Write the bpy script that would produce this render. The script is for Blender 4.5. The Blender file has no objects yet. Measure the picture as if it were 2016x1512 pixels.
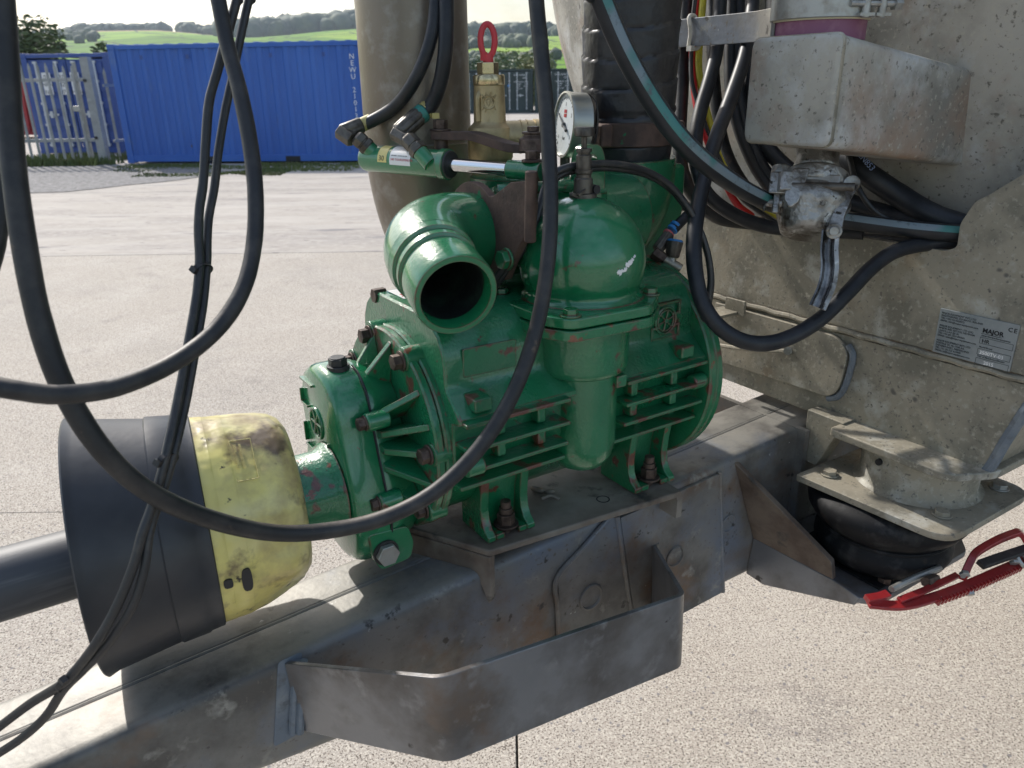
import bpy, bmesh, math, random
from mathutils import Vector, Matrix, noise as mnoise
R = math.radians
random.seed(7)
scene = bpy.context.scene
COL = scene.collection

# ------------------------------------------------------------------ camera
cam_d = bpy.data.cameras.new('camera')
cam_d.sensor_width = 36.0
cam_d.lens = 36.0 * 1514.0 / 2016.0
cam_d.clip_start = 0.02
cam_d.clip_end = 9000.0
cam = bpy.data.objects.new('camera', cam_d)
COL.objects.link(cam)
PITCH, ROLL = R(21.2), R(0.8)
fw = Vector((0, math.cos(PITCH), -math.sin(PITCH)))
r0 = Vector((1, 0, 0)); u0 = r0.cross(fw)
cr = math.cos(ROLL) * r0 - math.sin(ROLL) * u0
cu = math.sin(ROLL) * r0 + math.cos(ROLL) * u0
mw = Matrix(((cr.x, cu.x, -fw.x, 0.0), (cr.y, cu.y, -fw.y, 0.0), (cr.z, cu.z, -fw.z, 1.62), (0, 0, 0, 1)))
cam.matrix_world = mw
cam_d.dof.use_dof = True
cam_d.dof.focus_distance = 1.25
cam_d.dof.aperture_fstop = 9.0
scene.camera = cam
scene.render.resolution_x = 1024
scene.render.resolution_y = 768

# ------------------------------------------------------------------ world, sun, exposure
SUN_AZ, SUN_EL = R(-38.0), R(40.0)          # left of straight ahead, behind the machine
world = bpy.data.worlds.new('World'); scene.world = world; world.use_nodes = True
nt = world.node_tree; nt.nodes.clear()
wo = nt.nodes.new('ShaderNodeOutputWorld'); bg = nt.nodes.new('ShaderNodeBackground')
sky = nt.nodes.new('ShaderNodeTexSky'); sky.sky_type = 'NISHITA'; sky.sun_disc = False
sky.sun_elevation = SUN_EL; sky.sun_rotation = SUN_AZ
sky.air_density = 1.3; sky.dust_density = 2.6; sky.ozone_density = 1.0
tc = nt.nodes.new('ShaderNodeTexCoord'); mp = nt.nodes.new('ShaderNodeMapping')
mp.inputs['Scale'].default_value = (1.0, 1.0, 2.6)
nz = nt.nodes.new('ShaderNodeTexNoise'); nz.inputs['Scale'].default_value = 2.3; nz.inputs['Detail'].default_value = 8
nz.inputs['Roughness'].default_value = 0.55
rp = nt.nodes.new('ShaderNodeValToRGB')
rp.color_ramp.elements[0].position = 0.40; rp.color_ramp.elements[0].color = (0, 0, 0, 1)
rp.color_ramp.elements[1].position = 0.60; rp.color_ramp.elements[1].color = (1, 1, 1, 1)
mx = nt.nodes.new('ShaderNodeMix'); mx.data_type = 'RGBA'
cm = nt.nodes.new('ShaderNodeMix'); cm.data_type = 'RGBA'; cm.blend_type = 'ADD'; cm.inputs[0].default_value = 1.0
cm.inputs[7].default_value = (2.9, 3.5, 4.5, 1)
nt.links.new(sky.outputs[0], cm.inputs[6]); nt.links.new(cm.outputs[2], mx.inputs[7])
nt.links.new(tc.outputs['Generated'], mp.inputs['Vector']); nt.links.new(mp.outputs[0], nz.inputs['Vector'])
nt.links.new(nz.outputs['Fac'], rp.inputs['Fac']); nt.links.new(rp.outputs['Color'], mx.inputs[0])
nt.links.new(sky.outputs[0], mx.inputs[6]); nt.links.new(mx.outputs[2], bg.inputs['Color'])
bg.inputs['Strength'].default_value = 0.11
nt.links.new(bg.outputs[0], wo.inputs['Surface'])
sun_d = bpy.data.lights.new('sun', 'SUN'); sun_d.energy = 3.6; sun_d.angle = R(1.2); sun_d.color = (1.0, 0.96, 0.90)
sun = bpy.data.objects.new('sun', sun_d); COL.objects.link(sun)
sdir = Vector((math.sin(SUN_AZ) * math.cos(SUN_EL), math.cos(SUN_AZ) * math.cos(SUN_EL), math.sin(SUN_EL)))
sun.rotation_euler = sdir.to_track_quat('Z', 'Y').to_euler(); sun.location = sdir * 30
vs = scene.view_settings
vs.view_transform = 'Standard'; vs.look = 'None'; vs.exposure = 0.36; vs.gamma = 1.0; vs.use_curve_mapping = False
scene.render.engine = 'CYCLES'
scene.cycles.max_bounces = 6

# ------------------------------------------------------------------ vehicle frame: u along the machine, v across (away), w up
AZ = R(33.0)
ORG = Vector((-0.2572169, 0.9278173, 1.1084919))
M = Matrix.Translation(ORG) @ Matrix.Rotation(AZ, 4, 'Z')

# ------------------------------------------------------------------ materials
MATS = {}
def mat(name, col, rough=0.5, metal=0.0, var=(), bump=(), coat=0.0, spec=0.5, trans=0.0, coord='Object', stretch=None, edge=None, rvar=None):
    """var: list of (colour, scale, lo, hi, detail[, kind]) layers mixed over the base; bump: list of (scale, strength, detail)"""
    m = bpy.data.materials.new(name); m.use_nodes = True
    t = m.node_tree; b = t.nodes['Principled BSDF']
    b.inputs['Roughness'].default_value = rough; b.inputs['Metallic'].default_value = metal
    b.inputs['Specular IOR Level'].default_value = spec
    if coat:
        b.inputs['Coat Weight'].default_value = coat; b.inputs['Coat Roughness'].default_value = 0.10
    if trans:
        b.inputs['Transmission Weight'].default_value = trans
    L = t.links.new
    tcn = t.nodes.new('ShaderNodeTexCoord'); src = tcn.outputs[coord]
    if stretch:
        mpn = t.nodes.new('ShaderNodeMapping'); mpn.inputs['Scale'].default_value = stretch
        L(src, mpn.inputs['Vector']); src = mpn.outputs[0]
    cur = None
    for k, la in enumerate(var):
        c2, sc, lo, hi, det = la[:5]; kind = la[5] if len(la) > 5 else 'noise'
        if kind == 'noise':
            n = t.nodes.new('ShaderNodeTexNoise'); n.inputs['Scale'].default_value = sc; n.inputs['Detail'].default_value = det
            n.inputs['Roughness'].default_value = 0.6
            off = t.nodes.new('ShaderNodeVectorMath'); off.operation = 'ADD'; off.inputs[1].default_value = (k * 3.7, k * 1.9, k * 5.3)
            L(src, off.inputs[0]); L(off.outputs[0], n.inputs['Vector']); fo = n.outputs['Fac']
        else:
            n = t.nodes.new('ShaderNodeTexVoronoi'); n.inputs['Scale'].default_value = sc; n.feature = 'F1'
            n.inputs['Randomness'].default_value = 1.0
            wn = t.nodes.new('ShaderNodeTexNoise'); wn.inputs['Scale'].default_value = sc * 1.7; wn.inputs['Detail'].default_value = 2
            va = t.nodes.new('ShaderNodeVectorMath'); va.operation = 'MULTIPLY_ADD'
            va.inputs[1].default_value = (0.35 / sc,) * 3
            L(src, wn.inputs['Vector']); L(wn.outputs['Color'], va.inputs[0]); L(src, va.inputs[2])
            L(va.outputs[0], n.inputs['Vector']); fo = n.outputs['Distance'] if kind == 'dots' else n.outputs['Color']
        mr = t.nodes.new('ShaderNodeMapRange'); mr.inputs['From Min'].default_value = lo; mr.inputs['From Max'].default_value = hi
        L(fo, mr.inputs['Value'])
        mm = t.nodes.new('ShaderNodeMix'); mm.data_type = 'RGBA'
        L(mr.outputs[0], mm.inputs[0])
        if cur is None: mm.inputs[6].default_value = (*col, 1)
        else: L(cur, mm.inputs[6])
        mm.inputs[7].default_value = (*c2, 1)
        cur = mm.outputs[2]
    if rvar:
        rn = t.nodes.new('ShaderNodeTexNoise'); rn.inputs['Scale'].default_value = rvar[0]; rn.inputs['Detail'].default_value = 8; L(src, rn.inputs['Vector'])
        rm = t.nodes.new('ShaderNodeMapRange'); rm.inputs['From Min'].default_value = .35; rm.inputs['From Max'].default_value = .66; rm.inputs['To Min'].default_value = rvar[1]; rm.inputs['To Max'].default_value = rvar[2]
        L(rn.outputs['Fac'], rm.inputs['Value']); L(rm.outputs[0], b.inputs['Roughness'])
    if cur is None: b.inputs['Base Color'].default_value = (*col, 1)
    else: L(cur, b.inputs['Base Color'])
    pn = None
    for sc, st, det in bump:
        n = t.nodes.new('ShaderNodeTexNoise'); n.inputs['Scale'].default_value = sc; n.inputs['Detail'].default_value = det
        L(src, n.inputs['Vector'])
        bn = t.nodes.new('ShaderNodeBump'); bn.inputs['Strength'].default_value = st; bn.inputs['Distance'].default_value = 0.4 / sc
        L(n.outputs['Fac'], bn.inputs['Height'])
        if pn: L(pn, bn.inputs['Normal'])
        pn = bn.outputs[0]
    if edge:
        bv_ = t.nodes.new('ShaderNodeBevel'); bv_.samples = 4; bv_.inputs['Radius'].default_value = edge[0]
        ge = t.nodes.new('ShaderNodeNewGeometry'); dp = t.nodes.new('ShaderNodeVectorMath'); dp.operation = 'DOT_PRODUCT'
        L(bv_.outputs[0], dp.inputs[0]); L(ge.outputs['Normal'], dp.inputs[1])
        en = t.nodes.new('ShaderNodeTexNoise'); en.inputs['Scale'].default_value = edge[2]; en.inputs['Detail'].default_value = 5; L(src, en.inputs['Vector'])
        ma = t.nodes.new('ShaderNodeMath'); ma.operation = 'MULTIPLY_ADD'; ma.inputs[1].default_value = 0.55; L(en.outputs['Fac'], ma.inputs[0]); L(dp.outputs['Value'], ma.inputs[2])
        me2 = t.nodes.new('ShaderNodeMapRange'); me2.inputs['From Min'].default_value = edge[3]; me2.inputs['From Max'].default_value = edge[3] - 0.03; L(ma.outputs[0], me2.inputs['Value'])
        m3 = t.nodes.new('ShaderNodeMix'); m3.data_type = 'RGBA'; L(me2.outputs[0], m3.inputs[0]); m3.inputs[7].default_value = (*edge[1], 1)
        if cur is None: m3.inputs[6].default_value = (*col, 1)
        else: L(cur, m3.inputs[6])
        L(m3.outputs[2], b.inputs['Base Color'])
    if pn: L(pn, b.inputs['Normal'])
    MATS[name] = m
    return m

GREEN = mat('green_paint', (0.008, 0.132, 0.053), 0.26, var=[
    ((0.012, 0.165, 0.068), 6, 0.35, 0.7, 3), ((0.009, 0.105, 0.046), 4.2, 0.50, 0.72, 6), ((0.018, 0.040, 0.025), 11, 0.64, 0.76, 8),
    ((0.10, 0.032, 0.022), 26, 0.70, 0.715, 5)], bump=[(200, 0.55, 3), (14, 0.08, 2)], rvar=(9, .20, .46), coat=0.7, edge=(0.004, (0.11, 0.042, 0.028), 36, 1.195))
GREENW = mat('worn_green_paint', (0.008, 0.130, 0.052), 0.30, var=[
    ((0.012, 0.160, 0.066), 6, 0.35, 0.7, 3),
    ((0.016, 0.040, 0.025), 10, 0.64, 0.76, 8), ((0.17, 0.060, 0.028), 24, 0.625, 0.645, 6), ((0.09, 0.030, 0.022), 60, 0.70, 0.715, 5)], bump=[(200, 0.55, 3)], coat=0.5, rvar=(9, .22, .5), edge=(0.004, (0.115, 0.042, 0.028), 30, 1.225))
GREENL = mat('glossy_green_paint', (0.008, 0.138, 0.053), 0.24, var=[
    ((0.012, 0.175, 0.068), 7, 0.35, 0.7, 3), ((0.010, 0.115, 0.048), 5, 0.52, 0.72, 6), ((0.10, 0.03, 0.02), 44, 0.715, 0.73, 5), ((0.02, 0.022, 0.018), 15, 0.70, 0.80, 7)], bump=[(190, 0.26, 3), (22, 0.09, 2)], rvar=(8, .16, .40), coat=0.8, edge=(0.004, (0.11, 0.042, 0.028), 40, 1.18))
DARKIN = mat('oily_dark_bore', (0.012, 0.016, 0.015), 0.45, var=[((0.03, 0.06, 0.04), 14, 0.5, 0.7, 4)], bump=[(60, .3, 3)])
RUSTB = mat('rusty_brown_steel', (0.115, 0.072, 0.055), 0.75, 0.2, var=[
    ((0.055, 0.036, 0.030), 26, 0.4, 0.65, 6), ((0.16, 0.15, 0.13), 60, 0.68, 0.74, 4), ((0.012, 0.15, 0.06), 22, 0.70, 0.72, 4)], bump=[(160, 0.35, 4)])
BOLT = mat('brown_bolt_steel', (0.12, 0.085, 0.068), 0.55, 0.55, var=[((0.05, 0.032, 0.026), 60, 0.42, 0.62, 4)], bump=[(200, 0.2, 3)])
ZINC = mat('dull_zinc_bolt', (0.40, 0.40, 0.38), 0.45, 0.7, var=[((0.27, 0.25, 0.22), 40, 0.48, 0.7, 5)], bump=[(180, .2, 3)])
BLACKST = mat('black_steel', (0.035, 0.034, 0.034), 0.55, 0.3, var=[((0.08, 0.07, 0.06), 50, 0.55, 0.75, 4)], bump=[(140, 0.2, 3)])
GALV = mat('galvanised_plate', (0.305, 0.272, 0.208), 0.60, 0.12, var=[
    ((0.185, 0.170, 0.132), 7.5, 0.44, 0.60, 10), ((0.41, 0.395, 0.345), 14, 0.56, 0.68, 10),
    ((0.24, 0.165, 0.095), 5.2, 0.57, 0.72, 8), ((0.36, 0.335, 0.27), 110, 0.56, 0.70, 3), ((0.13, 0.12, 0.10), 130, 0.60, 0.70, 3),
    ((0.10, 0.093, 0.08), 40, 0.70, 0.76, 3), ((0.12, 0.11, 0.095), 17, 0.10, 0.04, 0, 'dots')], bump=[(120, 0.16, 4)])
GALVT = mat('galvanised_tank', (0.38, 0.362, 0.318), 0.60, 0.15, var=[
    ((0.215, 0.205, 0.180), 5.0, 0.46, 0.64, 9), ((0.50, 0.505, 0.50), 8, 0.50, 0.66, 9),
    ((0.29, 0.20, 0.145), 4.2, 0.54, 0.70, 8), ((0.40, 0.375, 0.315), 110, 0.57, 0.70, 3), ((0.14, 0.13, 0.11), 120, 0.60, 0.70, 3),
    ((0.13, 0.12, 0.105), 11, 0.085, 0.03, 0, 'dots')], bump=[(110, 0.16, 4)])
BEAM = mat('galvanised_beam', (0.19, 0.182, 0.166), 0.52, 0.25, var=[
    ((0.085, 0.078, 0.070), 5.5, 0.44, 0.60, 10), ((0.150, 0.100, 0.068), 7.5, 0.54, 0.66, 10), ((0.150, 0.170, 0.205), 4.0, 0.50, 0.62, 10), ((0.27, 0.26, 0.23), 18, 0.60, 0.70, 8), ((0.055, 0.050, 0.045), 30, 0.64, 0.68, 6),
    ((0.13, 0.115, 0.10), 120, 0.62, 0.70, 3), ((0.62, 0.62, 0.60), 42, 0.70, 0.76, 5),
    ((0.08, 0.07, 0.065), 11, 0.70, 0.76, 6)], bump=[(150, 0.14, 4), (18, 0.06, 3)])
def dust_and_lit_tops(m, col, amt, scale):
    """upward faces paler, noise-broken: dust and salts; on the beam also painted-in sunlight"""
    t = m.node_tree; L = t.links.new; b = t.nodes['Principled BSDF']; src = b.inputs['Base Color'].links[0].from_socket
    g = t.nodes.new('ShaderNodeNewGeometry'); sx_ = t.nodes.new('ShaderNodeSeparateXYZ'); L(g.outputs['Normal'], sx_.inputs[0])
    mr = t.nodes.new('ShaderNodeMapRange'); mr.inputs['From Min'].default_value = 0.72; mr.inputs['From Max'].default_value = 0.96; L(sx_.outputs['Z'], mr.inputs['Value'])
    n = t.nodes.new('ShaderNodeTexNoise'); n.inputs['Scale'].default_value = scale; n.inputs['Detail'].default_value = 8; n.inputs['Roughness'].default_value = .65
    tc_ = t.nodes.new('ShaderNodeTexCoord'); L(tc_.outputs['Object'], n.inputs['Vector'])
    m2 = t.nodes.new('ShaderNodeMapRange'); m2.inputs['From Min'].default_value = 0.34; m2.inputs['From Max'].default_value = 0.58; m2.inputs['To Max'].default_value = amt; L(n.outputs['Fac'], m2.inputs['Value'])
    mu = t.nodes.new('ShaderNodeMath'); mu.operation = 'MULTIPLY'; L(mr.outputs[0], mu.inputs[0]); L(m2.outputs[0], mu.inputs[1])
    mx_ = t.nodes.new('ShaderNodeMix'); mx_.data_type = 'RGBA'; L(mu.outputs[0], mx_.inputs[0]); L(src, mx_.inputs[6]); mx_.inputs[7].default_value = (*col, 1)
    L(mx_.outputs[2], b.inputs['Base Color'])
dust_and_lit_tops(BEAM, (0.25, 0.238, 0.21), 0.85, 16)  # sunlight painted into the beam's upward faces, together with dust and salts
BRKT = mat('dark_galvanised_strip', (0.225, 0.23, 0.24), 0.36, 0.65, var=[
    ((0.120, 0.114, 0.110), 7, 0.43, 0.63, 10), ((0.155, 0.120, 0.096), 7.0, 0.555, 0.68, 10), ((0.06, 0.057, 0.055), 26, 0.67, 0.72, 5), ((0.26, 0.265, 0.27), 30, 0.58, 0.75, 5)], bump=[(130, 0.10, 4)], rvar=(6, .28, .5))
ZPRIME = mat('blue_grey_primer', (0.13, 0.155, 0.185), 0.6, 0.1, var=[((0.19, 0.21, 0.225), 24, 0.5, 0.7, 4), ((0.10, 0.11, 0.12), 60, 0.55, 0.7, 3)],
             bump=[(90, 0.25, 3)])
MOUNT = mat('rusty_mount_plate', (0.150, 0.118, 0.092), 0.66, 0.2, var=[
    ((0.075, 0.052, 0.040), 8, 0.44, 0.60, 9), ((0.30, 0.28, 0.24), 4, 0.5, 0.7, 5), ((0.04, 0.04, 0.038), 13, 0.58, 0.66, 5)], bump=[(120, 0.25, 4)])
PIPEG = mat('grey_pipe_steel', (0.20, 0.172, 0.140), 0.38, 0.6, var=[
    ((0.16, 0.12, 0.085), 3.0, 0.45, 0.7, 4), ((0.30, 0.29, 0.27), 30, 0.5, 0.8, 4)], bump=[(150, 0.12, 3)])
RUBBER = mat('black_rubber_hose', (0.016, 0.017, 0.019), 0.50, var=[((0.045, 0.042, 0.040), 26, 0.46, 0.72, 5), ((0.12, 0.085, 0.06), 40, 0.66, 0.78, 5)],
             bump=[(240, 0.12, 3), (22, 0.05, 2)], spec=0.4)
dust_and_lit_tops(RUBBER, (0.17, 0.135, 0.105), 0.55, 34)
RUBBERC = mat('clean_black_hose', (0.011, 0.013, 0.017), 0.46, var=[((0.024, 0.025, 0.029), 30, 0.46, 0.7, 4)], bump=[(280, 0.08, 2)], spec=0.4)
CABLE = mat('black_cable_sheath', (0.020, 0.021, 0.023), 0.42, var=[((0.05, 0.045, 0.04), 40, 0.5, 0.72, 4)], bump=[(120, 0.08, 2)])
TAPE = mat('black_wrapping_tape', (0.020, 0.021, 0.024), 0.42, var=[((0.048, 0.048, 0.050), 18, 0.5, 0.72, 5)], bump=[(60, 0.25, 4), (14, 0.2, 3)])
BELLOW = mat('bellows_rubber', (0.007, 0.007, 0.008), 0.62, spec=0.25, var=[((0.07, 0.043, 0.026), 13, 0.60, 0.74, 5), ((0.03, 0.03, 0.03), 40, .5, .7, 3)], bump=[(140, 0.12, 3)])
PLASTB = mat('black_guard_plastic', (0.022, 0.024, 0.029), 0.40, var=[((0.045, 0.047, 0.052), 9, 0.45, 0.75, 4), ((0.07, 0.05, 0.035), 60, 0.70, 0.76, 3)],
             bump=[(36, 0.05, 2), (300, 0.06, 2)], stretch=(1, 1, 1))
PLASTG = mat('grey_tube_plastic', (0.045, 0.048, 0.055), 0.52, var=[((0.09, 0.09, 0.095), 10, 0.5, 0.72, 3)], bump=[(120, 0.05, 2)], stretch=(1, 14, 14))
YELLOW = mat('yellow_guard_plastic', (0.66, 0.575, 0.18), 0.32, var=[
    ((0.56, 0.48, 0.17), 7, 0.40, 0.68, 5), ((0.74, 0.69, 0.40), 5, 0.50, 0.70, 4),
    ((0.33, 0.25, 0.12), 9, 0.49, 0.64, 9), ((0.13, 0.092, 0.055), 14, 0.555, 0.65, 9), ((0.035, 0.03, 0.022), 34, 0.645, 0.68, 6)], bump=[(16, 0.35, 3), (200, 0.05, 2)])
BRASS = mat('cast_brass', (0.46, 0.36, 0.20), 0.46, 0.75, var=[((0.30, 0.235, 0.13), 30, 0.42, 0.7, 5)], bump=[(420, 0.45, 3)])
BRASSM = mat('machined_brass', (0.52, 0.43, 0.26), 0.26, 0.9, bump=[(60, 0.04, 2)])
REDP = mat('red_plastic', (0.58, 0.035, 0.05), 0.45, var=[((0.5, 0.06, 0.07), 40, .4, .7, 3)])
REDM = mat('red_painted_steel', (0.30, 0.018, 0.020), 0.36, var=[((0.16, 0.012, 0.014), 20, 0.5, 0.7, 4), ((0.12, .08, .06), 50, .7, .76, 4)], coat=0.3, bump=[(120, .08, 3)])
CHROME = mat('chrome_rod', (0.62, 0.63, 0.64), 0.12, 1.0, var=[((0.45, 0.46, 0.47), 20, .5, .8, 3)])
CAST = mat('cast_aluminium_coupling', (0.33, 0.325, 0.31), 0.40, 0.75, var=[
    ((0.075, 0.062, 0.048), 22, 0.46, 0.62, 8), ((0.55, 0.55, 0.54), 60, 0.58, 0.70, 4), ((0.045, 0.038, 0.03), 60, 0.62, 0.68, 5)], bump=[(150, 0.8, 4), (30, .35, 3)])
OILY = mat('oily_lever_steel', (0.085, 0.082, 0.08), 0.22, 0.7, var=[((0.26, 0.255, 0.25), 26, 0.48, 0.64, 4)], bump=[(50, 0.3, 3)])
FITT = mat('crimped_fitting', (0.12, 0.108, 0.092), 0.45, 0.6, var=[((0.06, 0.05, 0.042), 60, 0.45, 0.65, 4)], bump=[(160, 0.2, 3)])
FITL = mat('nickel_fitting', (0.40, 0.37, 0.31), 0.40, 0.7, var=[((0.2, 0.17, 0.13), 60, 0.5, 0.7, 4)], bump=[(160, 0.15, 3)])
BLUEC = mat('blue_plastic', (0.03, 0.22, 0.56), 0.45)
PINKC = mat('pink_plastic', (0.55, 0.12, 0.13), 0.5)
TEALC = mat('teal_plastic', (0.03, 0.18, 0.15), 0.45)
TIEB = mat('black_nylon', (0.015, 0.015, 0.016), 0.4)
TIEW = mat('white_nylon', (0.62, 0.60, 0.55), 0.5, var=[((.4, .38, .33), 60, .5, .7, 3)])
YELT = mat('yellow_tape', (0.50, 0.42, 0.16), 0.5, var=[((.3, .24, .1), 60, .5, .7, 3)])
REDH = mat('red_pneumatic_line', (0.50, 0.012, 0.015), 0.4)
YELH = mat('yellow_pneumatic_line', (0.52, 0.46, 0.04), 0.42, var=[((.4, .34, .05), 60, .5, .7, 3)])
STRIPE = mat('pale_hose_stripe', (0.155, 0.20, 0.225), 0.55, var=[((0.045, 0.17, 0.155), 9, 0.50, 0.56, 2), ((0.07, .09, .1), 60, .6, .7, 4)])
CREAM = mat('cream_hose', (0.58, 0.52, 0.36), 0.5, var=[((.45, .39, .26), 12, .45, .7, 4)], bump=[(90, .1, 3)])
PURPLE = mat('faded_purple_paint', (0.24, 0.085, 0.15), 0.5, var=[((.34, .16, .22), 30, .5, .7, 3)])
WHITEF = mat('white_gauge_face', (0.66, 0.70, 0.72), 0.35, var=[((.5, .54, .56), 60, .55, .75, 4)])
GLASSC = mat('brushed_gauge_case', (0.36, 0.36, 0.32), 0.35, 0.8)
INKB = mat('black_ink', (0.012, 0.013, 0.016), 0.5)
INKG = mat('dark_grey_ink', (0.05, 0.06, 0.065), 0.5)
INKR = mat('red_ink', (0.45, 0.02, 0.03), 0.5)
INKW = mat('white_paint', (0.72, 0.74, 0.76), 0.55)
INKC = mat('faded_white_paint', (0.34, 0.40, 0.55), 0.6, var=[((0.15, 0.25, 0.5), 3, .5, .7, 4)])
STICKW = mat('white_sticker', (0.74, 0.73, 0.72), 0.35)
STICKY = mat('yellow_sticker', (0.66, 0.55, 0.20), 0.35)
NAMEP = mat('brushed_nameplate', (0.36, 0.385, 0.395), 0.42, 0.55, var=[((0.30, 0.32, 0.33), 40, 0.4, 0.7, 4)], bump=[(300, 0.05, 2)])
WOODB = mat('brown_inner_frame', (0.13, 0.07, 0.045), 0.6, var=[((.06, .04, .03), 12, .45, .7, 4)])

# ------------------------------------------------------------------ mesh builder (vehicle-frame coordinates)
class MB:
    def __init__(s): s.v = []; s.f = []
    def add(s, vs_, fs): o = len(s.v); s.v += [tuple(p) for p in vs_]; s.f += [tuple(i + o for i in f) for f in fs]; return s
    def box(s, c, d, rot=None):
        c = Vector(c); h = [x / 2 for x in d]; pts = []
        for sx in (-1, 1):
            for sy in (-1, 1):
                for sz in (-1, 1):
                    p = Vector((sx * h[0], sy * h[1], sz * h[2]))
                    if rot: p = rot @ p
                    pts.append(c + p)
        return s.add(pts, [(0, 1, 3, 2), (4, 6, 7, 5), (0, 4, 5, 1), (2, 3, 7, 6), (0, 2, 6, 4), (1, 5, 7, 3)])
    def loft(s, rings, cap=True, closed=True):
        n = len(rings[0]); vs_ = [p for r in rings for p in r]; fs = []
        m = n if closed else n - 1
        for i in range(len(rings) - 1):
            for j in range(m):
                a = i * n + j; b = i * n + (j + 1) % n
                fs.append((a, b, b + n, a + n))
        if cap and closed:
            fs.append(tuple(reversed(range(n)))); fs.append(tuple((len(rings) - 1) * n + j for j in range(n)))
        return s.add(vs_, fs)
    def prism(s, poly, d):
        """poly: list of 3-D points, extruded by vector d"""
        d = Vector(d); return s.loft([[Vector(p) for p in poly], [Vector(p) + d for p in poly]])
    def lathe(s, prof, o, axis, n=32, cap=True, ang=None):
        """prof: (t, r) along axis from o"""
        o = Vector(o); a = Vector(axis).normalized(); x, y = basis(a)
        rings = []
        for t, r in prof:
            rings.append([o + a * t + (x * math.cos(k * 2 * math.pi / n) + y * math.sin(k * 2 * math.pi / n)) * max(r, 1e-5) for k in range(n)])
        return s.loft(rings, cap)
    def cyl(s, a, b, r, n=20, r2=None):
        a = Vector(a); b = Vector(b); return s.lathe([(0, r), ((b - a).length, r if r2 is None else r2)], a, b - a, n)
    def hexp(s, a, b, r): return s.cyl(a, b, r, 6)
    def tube(s, pts, r, n=14, sub=8, cap=True, smooth=True):
        path = crom(pts, sub) if smooth else [Vector(p) for p in pts]
        rings = []; prev = None
        for i, p in enumerate(path):
            t = (path[min(i + 1, len(path) - 1)] - path[max(i - 1, 0)]).normalized()
            if prev is None: x, y = basis(t)
            else:
                x = prev - t * prev.dot(t); x.normalize(); y = t.cross(x)
            prev = x
            rr = r(i / (len(path) - 1)) if callable(r) else r
            rings.append([p + (x * math.cos(k * 2 * math.pi / n) + y * math.sin(k * 2 * math.pi / n)) * rr for k in range(n)])
        return s.loft(rings, cap)
    def torus(s, c, axis, R_, r, n=28, m=10, squash=1.0):
        a = Vector(axis).normalized(); x, y = basis(a); c = Vector(c); rings = []
        for i in range(n + 1):
            t = i * 2 * math.pi / n; d = x * math.cos(t) + y * math.sin(t) * squash
            dn = d.normalized()
            rings.append([c + d * R_ + dn * r * math.cos(k * 2 * math.pi / m) + a * r * math.sin(k * 2 * math.pi / m) for k in range(m)])
        return s.loft(rings, False)
    def strip(s, path, n_, w_, th):
        """flat strip along path points, width vector n_ (per point or const), thickness th along sideways normal"""
        rings = []
        P_ = [Vector(p) for p in path]
        for i, p in enumerate(P_):
            t = (P_[min(i + 1, len(P_) - 1)] - P_[max(i - 1, 0)]).normalized()
            nn = Vector(n_).normalized(); sd = t.cross(nn).normalized()
            rings.append([p + nn * w_ / 2 + sd * th / 2, p + nn * w_ / 2 - sd * th / 2, p - nn * w_ / 2 - sd * th / 2, p - nn * w_ / 2 + sd * th / 2])
        return s.loft(rings)

def basis(a):
    t = Vector((0, 0, 1)) if abs(a.z) < 0.9 else Vector((1, 0, 0))
    x = a.cross(t).normalized(); return x, a.cross(x)

def crom(pts, sub):
    P_ = [Vector(p) for p in pts]; Q = [P_[0] * 2 - P_[1]] + P_ + [P_[-1] * 2 - P_[-2]]; out = []
    for i in range(1, len(Q) - 2):
        for k in range(sub):
            t = k / sub; a, b, c, d = Q[i - 1], Q[i], Q[i + 1], Q[i + 2]
            out.append(0.5 * ((2 * b) + (c - a) * t + (2 * a - 5 * b + 4 * c - d) * t * t + (3 * b - a - 3 * c + d) * t ** 3))
    out.append(P_[-1]); return out

def finish(me, ang=35):
    bm = bmesh.new(); bm.from_mesh(me)
    bmesh.ops.remove_doubles(bm, verts=bm.verts, dist=1e-6)
    bmesh.ops.recalc_face_normals(bm, faces=bm.faces)
    ca = R(ang)
    for f in bm.faces: f.smooth = True
    for e in bm.edges:
        if len(e.link_faces) == 2 and e.calc_face_angle(0) > ca: e.smooth = False
    bm.to_mesh(me); bm.free()

def obj(name, mb, m, parent=None, base=(0, 0, 0), bev=0.0, seg=2, ang=35, frame=True, label=None, sub=0):
    """one mesh object; mb vertices are vehicle-frame (or world when frame is False)"""
    b = Vector(base)
    if parent is not None: b = parent_base[parent.name]
    me = bpy.data.meshes.new(name)
    me.from_pydata([tuple(Vector(p) - b) for p in mb.v], [], mb.f)
    finish(me, ang)
    me.materials.append(m)
    o = bpy.data.objects.new(name, me); COL.objects.link(o)
    if parent is not None:
        o.parent = parent
    else:
        o.matrix_world = (M if frame else Matrix()) @ Matrix.Translation(b)
    parent_base[o.name] = b
    if bev:
        bm_ = o.modifiers.new('bevel', 'BEVEL'); bm_.width = bev; bm_.segments = seg; bm_.limit_method = 'ANGLE'; bm_.angle_limit = R(40)
        bm_.harden_normals = True; bm_.use_clamp_overlap = True
    if sub:
        sm = o.modifiers.new('sub', 'SUBSURF'); sm.levels = sub; sm.render_levels = sub
    if label: o['label'] = label
    return o
parent_base = {}

def thing(name, label, cat, base=(0, 0, 0), group=None, frame=True):
    o = bpy.data.objects.new(name, None); COL.objects.link(o); o.empty_display_size = 0.05
    o.matrix_world = (M if frame else Matrix()) @ Matrix.Translation(Vector(base))
    parent_base[o.name] = Vector(base)
    return tag(o, label, cat, group)

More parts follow.
